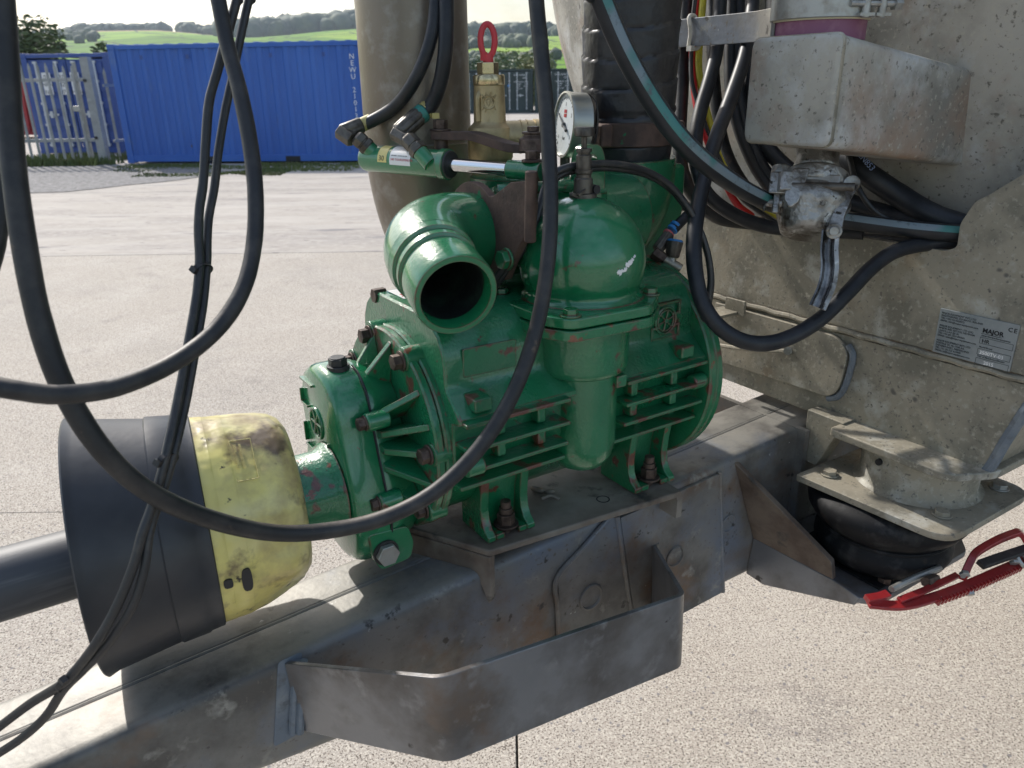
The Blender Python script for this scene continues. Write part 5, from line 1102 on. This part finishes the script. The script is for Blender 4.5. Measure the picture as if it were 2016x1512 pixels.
# lever
lv = thing('changeover_lever', 'brown cranked steel lever joining the cylinder to the valve spindle', 'lever', (0.3643,0.0304,0.4392))
pts = [Vector((0.2906,0.1633,0.4431)), Vector((0.3090,0.1383,0.4426)), Vector((0.3227,0.1165,0.4422)), Vector((0.3377,0.0839,0.4344)), Vector((0.3494,0.0543,0.4282)), Vector((0.3617,0.0331,0.4273)), Vector((0.3740,0.0066,0.4288))]
mb = MB(); pp3 = crom(pts, 4); rings = []
for i, p in enumerate(pp3):
    t_ = (pp3[min(i + 1, len(pp3) - 1)] - pp3[max(i - 1, 0)]).normalized(); s_ = Vector((0, 0, 1)).cross(t_).normalized(); up = t_.cross(s_); up = up if up.z > 0 else -up
    rings.append([p + s_ * .014 + up * .006, p - s_ * .014 + up * .006, p - s_ * .014 - up * .006, p + s_ * .014 - up * .006])
mb.loft(rings); mb.cyl(pts[0] + Vector((0, 0, -.0062)), pts[0] + Vector((0, 0, .0062)), .0155, 24); obj('bar', mb, RUSTB, lv, bev=.001)
for p_, hh, rr in ((pts[0], .0062, .0105), ):
    mb = MB(); mb.cyl(p_ + Vector((0, 0, hh)), p_ + Vector((0, 0, hh + .003)), .0165, 22); mb.hexp(p_ + Vector((0, 0, hh + .003)), p_ + Vector((0, 0, hh + .016)), .0115); mb.cyl(p_ + Vector((0, 0, -.028)), p_ + Vector((0, 0, -.006)), .011, 16); obj('pivot_bolt', mb, BOLT, lv, bev=.001)
p_ = Vector((0.3663,0.0270,0.4344)); mb = MB(); mb.lathe([(-.01, .022), (.006, .020), (.010, .014), (.014, .013)], p_, (0, 0, 1), 24); mb.cyl(p_ + Vector((0, 0, .013)), p_ + Vector((0, 0, .016)), .0165, 20); mb.hexp(p_ + Vector((0, 0, .016)), p_ + Vector((0, 0, .023)), .009); obj('spindle_boss', mb, BOLT, lv, bev=.001)
mb = MB(); mb.cyl(p_ + Vector((0, 0, -.08)), p_, .010, 14); obj('spindle', mb, BOLT, lv)

# ================================================================== RELIEF VALVE AND GAUGE
bv = Vector((.367, .145, .0))
rv = thing('relief_valve', 'cast brass safety relief valve with red pull ring', 'valve', bv + Vector((0, 0, .38)))
mb = MB(); mb.lathe([(.375, .030), (.402, .030), (.404, .0335), (.408, .0350), (.444, .0350), (.452, .0335), (.456, .0285), (.459, .0255), (.461, .0248), (.512, .0232), (.5125, .0238)], bv, (0, 0, 1), 44); rvb = obj('body', mb, BRASS, rv, ang=40)
mb = MB(); mb.lathe([(.5125, .0232), (.514, .0240), (.5255, .0240), (.5275, .0225), (.5280, .012)], bv, (0, 0, 1), 44); obj('bonnet', mb, BRASSM, rv, ang=40)
mb = MB(); mb.cyl(bv + Vector((-.0015, 0, .528)), bv + Vector((-.0015, 0, .5445)), .0165, 6); obj('cap_nut', mb, BRASSM, rv, bev=.001)
mb = MB(); od = Vector((.93, -.36, 0)).normalized(); o0 = bv + Vector((0, 0, .437)); mb.lathe([(.02, .0245), (.046, .0245), (.0465, .0255), (.049, .0255), (.0495, .0245), (.056, .0245), (.0565, .0255), (.059, .0255), (.0595, .0245), (.069, .0245), (.0695, .0262), (.076, .0262), (.0765, .0215), (.03, .0205)], o0, od, 36, cap=False); out = obj('outlet', mb, BRASS, rv, ang=35)
mb = MB(); mb.lathe([(.028, .0206), (.0285, 0)], o0, od, 24, cap=False); obj('outlet_bore', mb, DARKIN, out)
mb = MB(); mb.tube([bv + Vector((-.024, -.006, .462)), bv + Vector((-.0245, -.006, .485)), bv + Vector((-.0235, -.006, .497)), bv + Vector((-.018, -.005, .503))], .0048, 10, 5); obj('side_rib', mb, BRASS, rvb)
vd = Vector((-.29, -.918, 0)) - bv; vd.z = 0; vd.normalize(); vr = Vector((-vd.y, vd.x, 0)); 
def onv_(c, zc, rad=.0242):
    a = c.x / rad; return bv + vd * math.cos(a) * (rad + c.z) + vr * math.sin(a) * (rad + c.z) + Vector((0, 0, zc + c.y))
mb = MB(); zc = .4885
for r_ in (.0088,):
    mb.tube([onv_(Vector((r_ * math.cos(k * math.pi / 16) - .001, r_ * math.sin(k * math.pi / 16), .0004)), zc) for k in range(33)], .0012, 6, 1, smooth=False)
mb.tube([onv_(Vector((x_, y_, .0002)), zc) for x_, y_ in ((-.006, .0025), (-.003, .005), (.002, .0052), (-.0015, -.005), (-.005, .001))], .0007, 6, 1, smooth=False)
mb.tube([onv_(Vector((x_, y_, .0002)), zc) for x_, y_ in ((-.002, -.0058), (.0045, .004), (.0055, .0005), (.003, -.005))], .0007, 6, 1, smooth=False)
def arctext(s, rad_t, a0, a1, size, flip):
    for k, ch in enumerate(s):
        a = R(a0 + (a1 - a0) * k / (len(s) - 1)); rot = a - math.pi / 2 if not flip else a + math.pi / 2
        def mf(c, a=a, rot=rot):
            x_ = rad_t * math.cos(a) + c.x * math.cos(rot) - c.y * math.sin(rot); y_ = rad_t * math.sin(a) + c.x * math.sin(rot) + c.y * math.cos(rot); return onv_(Vector((x_ - .001, y_, c.z + .0002)), zc)
        t2 = text_mb(ch, (0, 0, 0), (1, 0, 0), (0, 1, 0), size, .0013, 'CENTER', mapf=mf, bold=.02); mb.add(t2.v, t2.f)
arctext('MADE', .0110, 142, 42, .0062, False); arctext('ITALY', .0150, 222, 318, .0062, True)
t2 = text_mb('2"', (0, 0, 0), (1, 0, 0), (0, 1, 0), .0075, .0006, 'CENTER', mapf=lambda c: onv_(Vector((c.x - .001, c.y - .0265, c.z + .0002)), zc)); mb.add(t2.v, t2.f)
obj('cast_lettering', mb, BRASS, rvb)
mb = MB(); rc = bv + Vector((-.0008, 0, .5745)); pr = []
for k in range(29):
    a = R(-90 + k * 360 / 28); pr.append(rc + vr * .0105 * math.cos(a) + Vector((0, 0, .022 * math.sin(a))))
mb.tube(pr, .0046, 10, 2); mb.tube([rc + Vector((0, 0, -.032)), rc + Vector((0, 0, -.024)), rc + Vector((0, 0, -.019))], .0078, 12, 3); mb.box(rc + vd * .006 - vr * .006 + Vector((0, 0, -.022)), (.010, .004, .012)); obj('pull_ring', mb, REDP, rv)
mb = MB(); mb.cyl(rc + Vector((.002, 0, -.036)), rc + Vector((.002, 0, -.028)), .0025, 8); mb.cyl(rc + Vector((-.004, 0, -.036)), rc + Vector((-.004, 0, -.028)), .0025, 8); obj('pull_stem', mb, BRASSM, rv)

gc_ = Vector((0.4736,0.0939,0.4533)); gd = Vector((-.95, .30, .08)).normalized()
pgz = thing('pressure_gauge', 'round white faced pressure gauge half hidden behind the taped hose', 'gauge', gc_)
mb = MB(); mb.lathe([(-.034, .028), (-.030, .046), (-.028, .0490), (-.004, .0490), (.0, .0500), (.004, .0495), (.0045, .0468), (.001, .0464)], gc_, gd, 48, cap=False); obj('case', mb, GLASSC, pgz, ang=35)
mb = MB(); mb.lathe([(-.0355, 0), (-.034, .028), (-.029, .0465), (-.026, .0475)], gc_ - gd * .008, gd, 40, cap=False); obj('case_back', mb, BLACKST, pgz)
mb = MB(); mb.lathe([(.0008, .0466), (.0010, 0)], gc_, gd, 40, cap=False); fc_ = obj('dial', mb, WHITEF, pgz)
gx, gy = basis(gd); gy = Vector((0, 0, 1)) - gd * gd.z; gy.normalize(); gx = gy.cross(gd)
mb = MB()
for k in range(31):
    a = R(225 - k * 9); d = gx * math.cos(a) + gy * math.sin(a); L0 = .037 if k % 5 == 0 else .039; mb.tube([gc_ + gd * .0013 + d * L0, gc_ + gd * .0013 + d * .042], .0004, 4, 1, smooth=False)
for k, s in enumerate(['-1', '0', '1', '2', '3']):
    a = R(215 - k * 62); d = gx * math.cos(a) + gy * math.sin(a); t2 = text_mb(s, gc_ + gd * .0013 + d * .031 - gy * .003, gx, gy, .008, .0001, 'CENTER'); mb.add(t2.v, t2.f)
t2 = text_mb('bar', gc_ + gd * .0013 - gy * .022, gx, gy, .008, .0001, 'CENTER'); mb.add(t2.v, t2.f)
obj('scale', mb, INKG, fc_)
mb = MB(); dv = (gx * -.86 + gy * .5).normalized(); mb.tube([gc_ + gd * .003 - dv * .016, gc_ + gd * .003 + dv * .036], lambda t: .0028 * (1 - .8 * t), 6, 1, smooth=False); mb.cyl(gc_ + gd * .001, gc_ + gd * .005, .004, 14); obj('needle', mb, INKG, pgz)
mb = MB()
for i in range(2):
    for j in range(2): mb.box(gc_ + gd * .0013 + gx * (-.0035 + i * .0062) + gy * (.014 + j * .0062), (.005, .005, .0004), Matrix((gx, gy, gd)).transposed())
obj('red_mark', mb, INKR, fc_)
mb = MB(); mb.cyl(gc_ - Vector((0, 0, .045)), gc_ - Vector((0, 0, .085)), .008, 12); obj('stem', mb, FITT, pgz)

# ================================================================== PIPES AND TAPED HOSE
gp_ = thing('exhaust_pipe', 'tall grey steel pipe with its bottom bend turning behind the pump', 'pipe', (.321, .30, .2))
mb = MB(); cpath = [Vector((.321, .30, 1.6)), Vector((.321, .30, 1.0)), Vector((.321, .30, .55)), Vector((.321, .30, .42)), Vector((.325, .30, .36)), Vector((.342, .30, .29)), Vector((.376, .30, .225)), Vector((.434, .30, .175)), Vector((.52, .30, .16)), Vector((.68, .30, .16))]
mb.loft(sweep(crom(cpath, 5), lambda i: .0885, 48)); obj('pipe_wall', mb, PIPEG, gp_, ang=60)
mb = MB(); mb.torus((.321, .30, .425), (0, 0, 1), .0887, .0016, 48, 6); obj('weld_bead', mb, PIPEG, gp_)
th_ = thing('taped_hose', 'wide suction hose wrapped in black tape and clamped to the pump outlet', 'hose', (HU, HV, .39))
mb = MB(); rings = []; n = 64; K = 330
for i in range(K):
    w = .372 + i * (1.45 - .372) / (K - 1); ring = []
    for k in range(n):
        th = k * 2 * math.pi / n; s = ((w + .014 * math.cos(th + 2.6) + .004 * mnoise.noise((w * 6, math.cos(th) * 1.5, math.sin(th) * 1.5))) / .043) % 1.0
        r_ = .0765 - .004 * max(0, (.415 - w) / .04) + .0026 * s - (.0014 if s < .07 else 0) + .0016 * mnoise.noise((math.cos(th) * 3, math.sin(th) * 3, w * 30)) + (-.0 if w > .47 else -.002)
        ring.append(Vector((HU + r_ * math.cos(th), HV + r_ * math.sin(th), w)))
    rings.append(ring)
mb.loft(rings); obj('hose_wall', mb, TAPE, th_, ang=60)
mb = MB(); mb.lathe([(.416, .0770), (.418, .0805), (.452, .0805), (.454, .0770)], (HU, HV, 0), (0, 0, 1), 56); hcl = obj('band_clamp', mb, RUSTB, th_, ang=40)
for (du, dv_) in ((-.086, -.03), (.086, -.03)):
    mb = MB(); mb.box((HU + du * .93, HV + dv_, .435), (.024, .03, .036)); obj('clamp_ear', mb, RUSTB, hcl, bev=.005)
mb = MB(); mb.cyl((HU + .082, HV - .05, .433), (HU + .082, HV - .02, .433), .0085, 6); mb.cyl((HU + .082, HV - .046, .433), (HU + .082, HV - .02, .433), .011, 14); obj('clamp_bolt', mb, BLACKST, hcl)

# ================================================================== HOSES
def hose(name, label, pts, r_, m=RUBBER, n=16, sub=10, group=None, cat='hose'):
    pts = ext(pts); sd_ = len(label) * 1.7
    mb = MB(); mb.tube(pts, lambda t: r_ * (1 + .035 * mnoise.noise((t * 26, sd_, 0)) + .02 * mnoise.noise((t * 90, sd_, 3))), n, sub); o = obj(name, mb, m, base=pts[len(pts) // 2], ang=80); tag(o, label, cat, group); return o
hose('looped_hose', 'long black hose drooping in a wide loop across the pump and shaft guard',
     [(-0.2470,-0.0995,0.6271), (-0.2536,-0.1098,0.5818), (-0.2628,-0.1241,0.5241), (-0.2722,-0.1387,0.4655), (-0.2793,-0.1589,0.3981), (-0.2820,-0.1749,0.3321), (-0.2763,-0.1879,0.2703), (-0.2579,-0.1959,0.2098), (-0.2256,-0.1859,0.1524), (-0.1726,-0.1640,0.0942), (-0.1098,-0.1491,0.0488), (-0.0462,-0.1483,0.0292), (0.0184,-0.1632,0.0324), (0.0818,-0.1751,0.0543), (0.1412,-0.1806,0.0981), (0.1913,-0.1796,0.1568), (0.2341,-0.1680,0.2281), (0.2633,-0.1517,0.3044), (0.2822,-0.1314,0.3749), (0.2988,-0.1014,0.4631), (0.3078,-0.0755,0.5454), (0.3137,-0.0562,0.6093), (0.3219,-0.0361,0.6783)], .0098)
hose('looped_hose', 'black hose looping from the left edge past the twin cables to the top',
     [(-0.3574,-0.2434,0.3269), (-0.3356,-0.2510,0.3134), (-0.3092,-0.2605,0.3024), (-0.2808,-0.2584,0.2914), (-0.2408,-0.2487,0.2856), (-0.1927,-0.2267,0.2900), (-0.1492,-0.2085,0.3076), (-0.1162,-0.1908,0.3369), (-0.0932,-0.1635,0.3729), (-0.0790,-0.1394,0.4172), (-0.0703,-0.1112,0.4628), (-0.0653,-0.0799,0.5097), (-0.0631,-0.0486,0.5531), (-0.0612,-0.0298,0.5964), (-0.0588,-0.0068,0.6494)], .0078)
hose('dark_hose', 'dark hose end at the extreme left edge behind the looped hose', [(-0.2767,-0.0093,0.5040), (-0.2822,-0.0303,0.4507), (-0.2886,-0.0426,0.4152), (-0.3005,-0.0513,0.3798), (-0.3172,-0.0568,0.3445)], .0085)
ck = [(-0.0275,-0.0115,0.6278), (-0.0394,-0.0174,0.5983), (-0.0555,-0.0228,0.5640), (-0.0716,-0.0283,0.5296), (-0.0853,-0.0330,0.5002), (-0.0972,-0.0435,0.4608), (-0.1083,-0.0545,0.4215), (-0.1169,-0.0603,0.3969), (-0.1233,-0.0675,0.3723), (-0.1290,-0.0775,0.3427), (-0.1407,-0.0916,0.3095), (-0.1573,-0.1103,0.2735), (-0.1800,-0.1367,0.2260), (-0.1994,-0.1599,0.1899), (-0.2143,-0.1706,0.1598), (-0.2281,-0.1765,0.1332), (-0.2409,-0.1819,0.1119), (-0.2537,-0.1863,0.0845), (-0.2749,-0.1844,0.0449), (-0.3001,-0.1790,0.0072), (-0.3228,-0.1661,-0.0242), (-0.3389,-0.1573,-0.0417), (-0.3704,-0.1261,-0.0737), (-0.4043,-0.0955,-0.1105), (-0.4398,-0.0644,-0.1485)]
cable1 = hose('power_cable', 'left black cable of the twin cables tied together', ck, .0048, CABLE, 12, 8, cat='cable')
ck2 = [(-0.0083,0.0028,0.6305), (-0.0223,-0.0020,0.6003), (-0.0374,-0.0085,0.5651), (-0.0537,-0.0165,0.5248), (-0.0684,-0.0233,0.4896), (-0.0834,-0.0322,0.4493), (-0.0949,-0.0411,0.4140), (-0.1078,-0.0527,0.3846), (-0.1158,-0.0650,0.3604), (-0.1207,-0.0711,0.3405), (-0.1322,-0.0856,0.3069), (-0.1486,-0.1046,0.2704), (-0.1736,-0.1320,0.2174), (-0.1945,-0.1567,0.1817), (-0.2104,-0.1669,0.1513), (-0.2280,-0.1736,0.1203), (-0.2365,-0.1797,0.1034), (-0.2461,-0.1863,0.0757), (-0.2623,-0.1877,0.0416), (-0.2901,-0.1788,0.0023), (-0.3166,-0.1654,-0.0278), (-0.3382,-0.1553,-0.0501), (-0.3600,-0.1385,-0.0861), (-0.3880,-0.1212,-0.1155), (-0.4272,-0.0876,-0.1534)]
cable2 = hose('power_cable', 'right black cable of the twin cables tied together', ck2, .0046, CABLE, 12, 8, cat='cable')
for (c1, c2_, lb) in (((-0.1294,-0.0790,0.3387), (-0.1223,-0.0724,0.3355), 'black cable tie high on the twin cables, beside the looping hose'), ((-0.2072,-0.1656,0.1750), (-0.2000,-0.1592,0.1714), 'black cable tie on the twin cables in front of the shaft guard'), ((-0.3345,-0.1624,-0.0356), (-0.3378,-0.1561,-0.0458), 'lowest black tie where the twin cables part')):
    c1 = Vector(c1); c2_ = Vector(c2_); md = (c1 + c2_) / 2; xd = (c2_ - c1).normalized(); mb = MB(); yd = na; zd = xd.cross(yd).normalized(); yd = zd.cross(xd)
    ring = [md + xd * (.0115 * math.cos(t)) + yd * (.0066 * math.sin(t)) for t in [k * 2 * math.pi / 20 for k in range(21)]]
    rings = [[p + zd * .0026 + (p - md).normalized() * .0012, p - zd * .0026 + (p - md).normalized() * .0012, p - zd * .0026, p + zd * .0026] for p in ring]; mb.loft(rings, cap=False)
    mb.box(md - xd * .0125 + yd * .003, (.006, .006, .007), Matrix((xd, yd, zd)).transposed()); tag(obj('cable_tie', mb, TIEB, base=md), lb, 'cable tie')
# striped hose from the top down behind the coupling
sp_pts = [(0.3429,-0.1121,0.6538), (0.3633,-0.1221,0.6057), (0.3869,-0.1378,0.5495), (0.4219,-0.1558,0.4906), (0.4643,-0.1758,0.4377), (0.5602,-0.1581,0.3895), (0.6810,-0.1289,0.3457), (0.7915,-0.1125,0.3151), (0.8509,-0.1384,0.3011), (0.8858,-0.1897,0.2944), (0.9144,-0.2421,0.2904), (0.9563,-0.2964,0.2871), (1.0183,-0.3391,0.2817)]
so = thing('striped_hose', 'black hose with a pale printed stripe sweeping down behind the coupling', 'hose', sp_pts[6])
sp_pts = ext(sp_pts); mb = MB(); mb.tube(sp_pts, .0136, 18, 10); obj('hose_wall', mb, RUBBERC, so, ang=80)
pp = crom(sp_pts, 12); mb = MB(); rings = []; CV = Vector((-.29, -.918, .512))
for i, p in enumerate(pp):
    t_ = (pp[min(i + 1, len(pp) - 1)] - pp[max(i - 1, 0)]).normalized(); n_ = (CV - p).normalized(); n_ = (n_ - t_ * n_.dot(t_)).normalized(); s_ = t_.cross(n_); s_ = s_ if s_.z > 0 else -s_
    rings.append([p + (n_ * math.cos(R(a)) + s_ * math.sin(R(a))) * .01385 for a in (2, 12, 22, 32, 42, 50)])
mb.loft(rings, closed=False); sto = obj('printed_stripe', mb, STRIPE, so, ang=80)
# big loop in front of the bolster plate
hose('looped_hose', 'clean black hose hanging in a loop in front of the bolster plate',
     [(0.8892,0.1013,0.6933), (0.8448,0.0661,0.6100), (0.7980,0.0316,0.5527), (0.7407,0.0016,0.4905), (0.6845,-0.0260,0.4349), (0.6338,-0.0559,0.3821), (0.5891,-0.0867,0.3355), (0.5579,-0.1133,0.2895), (0.5427,-0.1379,0.2427), (0.5415,-0.1623,0.2021), (0.5594,-0.1885,0.1706), (0.5942,-0.2124,0.1539), (0.6411,-0.2292,0.1558), (0.7048,-0.2363,0.1746), (0.7662,-0.2360,0.2060), (0.8258,-0.2340,0.2387), (0.8790,-0.2394,0.2602), (0.9349,-0.2594,0.2680), (0.9863,-0.3030,0.2736)], .0118, RUBBERC)
hose('hanging_hose', 'black hose hanging straight down beside the taped hose behind the bar', [(0.8608,0.2413,0.7073), (0.8483,0.2252,0.6548), (0.8275,0.2023,0.5762), (0.8060,0.1799,0.4976), (0.7777,0.1494,0.4196), (0.7687,0.1271,0.3587), (0.7898,0.1033,0.3092), (0.8338,0.0843,0.2747), (0.9119,0.0531,0.2614)], .0128, RUBBER)
hose('hanging_hose', 'black hose crossing forward over the red and yellow lines', [(0.8670,0.1563,0.6981), (0.8505,0.1438,0.6480), (0.8209,0.1152,0.5722), (0.7799,0.0894,0.5142), (0.7502,0.0754,0.4697), (0.7251,0.0585,0.4257), (0.7157,0.0422,0.3773), (0.7224,0.0172,0.3327), (0.7710,-0.0054,0.2966), (0.8313,-0.0293,0.2743), (0.8701,-0.0688,0.2712), (0.9112,-0.1581,0.2740)], .0120, RUBBERC)
hose('hanging_hose', 'black hose descending behind the left side of the outlet box', [(0.9509,0.2091,0.7089), (0.9291,0.1864,0.6291), (0.8997,0.1556,0.5491), (0.8809,0.1267,0.4876), (0.8809,0.0942,0.4174), (0.9049,0.0582,0.3458), (0.9233,-0.0026,0.2953), (0.9445,-0.1168,0.2717)], .0105, RUBBERC)
hose('hanging_hose', 'thick black hose sagging below the outlet box towards the plate slot', [(1.0214,0.2033,0.7123), (0.9722,0.1720,0.6033), (0.9276,0.1216,0.4868), (0.9197,0.0792,0.4119), (0.9369,0.0167,0.3561), (0.9541,-0.0616,0.3216), (0.9629,-0.1666,0.3005), (0.9763,-0.2566,0.2907), (1.0217,-0.3136,0.2865)], .0150, RUBBERC)
hose('hanging_hose', 'wide black hose with faint lettering running right under the outlet box', [(0.9822,0.1346,0.7024), (0.9374,0.0661,0.5466), (0.9475,-0.0083,0.4275), (0.9269,-0.1212,0.3758), (0.9594,-0.1811,0.3333), (0.9742,-0.2427,0.3038), (1.0205,-0.3153,0.2812)], .0190, RUBBERC)
hose('hanging_hose', 'black hose hanging close behind the left edge of the outlet box', [(0.9700,0.2101,0.7101), (0.9398,0.1752,0.6201), (0.9065,0.1390,0.5225), (0.8966,0.1087,0.4431), (0.9049,0.0746,0.3812), (0.9247,0.0371,0.3278), (0.9369,-0.0156,0.2864), (0.9527,-0.1121,0.2657)], .0125, RUBBERC)
hose('hanging_hose', 'rear black hose showing between the hanging hoses and the tank face', [(0.9695,0.2778,0.7176), (0.9340,0.2365,0.6062), (0.9143,0.1984,0.4960), (0.9069,0.1606,0.4041), (0.9099,0.1165,0.3406), (0.9282,0.0712,0.2959), (0.9425,-0.0032,0.2657)], .0115, RUBBER)
mb = MB(); hp_ = crom([(1.0419,-0.0472,0.3793), (1.0428,-0.0796,0.3521), (1.0672,-0.1055,0.3302)], 8)
bt = Vector((0.9032,-0.1316,0.3974)); bd_ = (Vector((0.9055,-0.1556,0.3765)) - bt).normalized(); tm = text_mb('EN853', bt, bd_, bd_.cross(na) * -1, .013, .0003); tag(obj('hose_lettering', tm, INKC, base=bt), 'faint white letters printed on the wide hose under the box', 'lettering')
hose('hanging_hose', 'thin black cable dropping behind the coupling handle', [(0.9291,-0.0805,0.4391), (0.9082,-0.1140,0.3928), (0.8963,-0.1465,0.3473), (0.9108,-0.1723,0.3119), (0.9351,-0.2033,0.2928), (0.9667,-0.2559,0.2786)], .0048, CABLE, cat='cable')
hose('hanging_hose', 'black hose lying along the top edge of the bolster plate', [(0.8195,0.2320,0.2697), (0.8491,0.2061,0.2830), (0.8820,0.1546,0.2731), (0.9283,0.0906,0.2548), (0.9531,-0.0311,0.2478), (0.9536,-0.1798,0.2588), (0.9664,-0.2986,0.2688)], .0100, RUBBER)
hose('pneumatic_line', 'red air line hanging behind the rack bar', [(0.8616,0.2138,0.7043), (0.8477,0.1989,0.6526), (0.8288,0.1833,0.5923), (0.8164,0.1674,0.5406), (0.8005,0.1372,0.4804), (0.7929,0.1077,0.4337), (0.7980,0.0866,0.3953), (0.8130,0.0674,0.3471), (0.8396,0.0564,0.3053), (0.8825,0.0544,0.2784)], .0062, REDH, 12, cat='air line')
hose('pneumatic_line', 'yellow air line hanging beside the red one', [(0.8667,0.2037,0.7034), (0.8537,0.1884,0.6519), (0.8356,0.1723,0.5919), (0.8206,0.1543,0.5317), (0.8134,0.1267,0.4759), (0.8096,0.1011,0.4290), (0.8159,0.0794,0.3771), (0.8432,0.0499,0.3239), (0.8858,0.0362,0.2989), (0.9292,0.0217,0.2732)], .0066, YELH, 12, cat='air line')
hose('pneumatic_line', 'thin black air line tied alongside the red one', [(0.8238,0.1801,0.6336), (0.8088,0.1649,0.5659), (0.7942,0.1443,0.5147), (0.7920,0.1177,0.4679), (0.7967,0.0930,0.4211), (0.8118,0.0618,0.3609), (0.8424,0.0456,0.3136), (0.9193,0.0241,0.2645)], .0040, CABLE, 10, cat='air line')
# twin oil lines over the dome valve
for k, (dx, dz, lb) in enumerate(((0, 0, 'upper of the two thin oil lines draped from the valve on the dome'), (9, .012, 'lower of the two thin oil lines draped from the valve on the dome'))):
    hose('oil_line', lb, [P(985,540+dx,1.03), P(1015,498+dx,1.03), P(1046,455+dx,1.03), P(1062,410+dx,1.03), P(1072,372+dx,1.03), P(1092,342+dx,1.03), P(1120,328+dx,1.035), P(1150,325+dx,1.04)] if False else
         [Vector(p) + Vector((.006 * k, .004 * k, -.006 * k)) for p in ((0.2559,0.0027,0.2268), (0.2590,-0.0251,0.2541), (0.2658,-0.0440,0.2781), (0.2789,-0.0599,0.3035), (0.2977,-0.0665,0.3296), (0.3132,-0.0634,0.3580), (0.3243,-0.0595,0.3820), (0.3399,-0.0609,0.4009), (0.3608,-0.0647,0.4084), (0.3862,-0.0677,0.4096), (0.4156,-0.0676,0.4098), (0.4552,-0.0700,0.4048), (0.5016,-0.0671,0.3932), (0.5371,-0.0735,0.3740), (0.5581,-0.0857,0.3494), (0.5755,-0.0998,0.3158), (0.5871,-0.1136,0.2746), (0.5903,-0.1222,0.2329), (0.5851,-0.1239,0.1942), (0.5781,-0.1213,0.1624))], .0052, CABLE, 12, 8, cat='oil line')
# grease line with blue tags to the pump
gl = thing('oil_feed_line', 'short black feed line with blue and pink bands entering the pump end', 'oil line', (0.6242,0.0140,0.2707))
mb = MB(); mb.tube([(0.6981,0.0051,0.3276), (0.6725,0.0074,0.3104), (0.6556,0.0072,0.3003), (0.6351,0.0074,0.2856)], .0085, 14, 6); obj('hose_wall', mb, RUBBERC, gl)
d_ = (Vector((0.6041,0.0087,0.2587)) - Vector((0.6556,0.0072,0.3003))).normalized(); s0 = Vector((0.6450,0.0089,0.2944))
for k, m_ in ((.002, BLUEC), (.010, BLUEC), (.021, PINKC)):
    mb = MB(); mb.lathe([(0, .0088), (.001, .0098), (.005, .0098), (.006, .0088)], s0 + d_ * k, d_, 18); obj('band', mb, m_, gl)
crimp((0.6257,0.0067,0.2792), (0.5985,0.0050,0.2566), gl, .0098)
mb = MB(); mb.hexp((0.5901,0.0054,0.2542), (0.5992,-0.0048,0.2447), .0115); mb.hexp((0.5981,-0.0034,0.2462), (0.6027,-0.0086,0.2415), .0105); obj('elbow_fitting', mb, BOLT, gl, bev=.001)
mb = MB(); mb.cyl((0.6006,-0.0057,0.2446), (0.6218,-0.0276,0.2272), .0082, 14); obj('banjo', mb, FITL, gl, bev=.001)
kn = thing('adjuster_knob', 'small ribbed grey needle valve knob with a blue cap on the pump end', 'knob', (0.6119,-0.0157,0.2390))
ka = Vector((0.6103,-0.0165,0.2351)); kb = Vector((0.6210,-0.0117,0.2716)); kd = kb - ka; Lk = kd.length
mb = MB(); mb.lathe([(0, .008), (Lk * .25, .0072), (Lk * .30, .0095)], ka, kd, 18); obj('stem', mb, FITL, kn)
mb = MB(); rings = []; x_, y_ = basis(kd.normalized())
for t_, rr in ((.28, .0095), (.34, .0115), (.9, .0140), (.95, .0140)): rings.append([ka + kd * t_ + (x_ * math.cos(q * math.pi / 16) + y_ * math.sin(q * math.pi / 16)) * rr * (1 if q % 4 else .92) for q in range(32)])
mb.loft(rings); obj('grip', mb, FITT, kn, ang=50)
mb = MB(); mb.lathe([(Lk * .94, .0132), (Lk * 1.0, .0132), (Lk * 1.04, .0118)], ka, kd, 24); obj('cap', mb, BLUEC, kn)

# ================================================================== HAZE
mb = MB(); mb.box((0, 850, 99.0), (3600, 1900, 200.0))
hz = obj('haze', mb, INKW, frame=False); hz.data.materials.clear()
HM = bpy.data.materials.new('thin_summer_haze'); HM.use_nodes = True; t = HM.node_tree
for n in list(t.nodes):
    if n.type == 'BSDF_PRINCIPLED': t.nodes.remove(n)
pv_ = t.nodes.new('ShaderNodeVolumePrincipled'); pv_.inputs['Color'].default_value = (0.72, 0.84, 1.0, 1); pv_.inputs['Density'].default_value = 0.00014; pv_.inputs['Anisotropy'].default_value = 0.5
out_ = [n for n in t.nodes if n.type == 'OUTPUT_MATERIAL'][0]; t.links.new(pv_.outputs[0], out_.inputs['Volume'])
hz.data.materials.append(HM); tag(hz, 'thin pale haze lying over the distant hills', 'haze', kind='stuff')
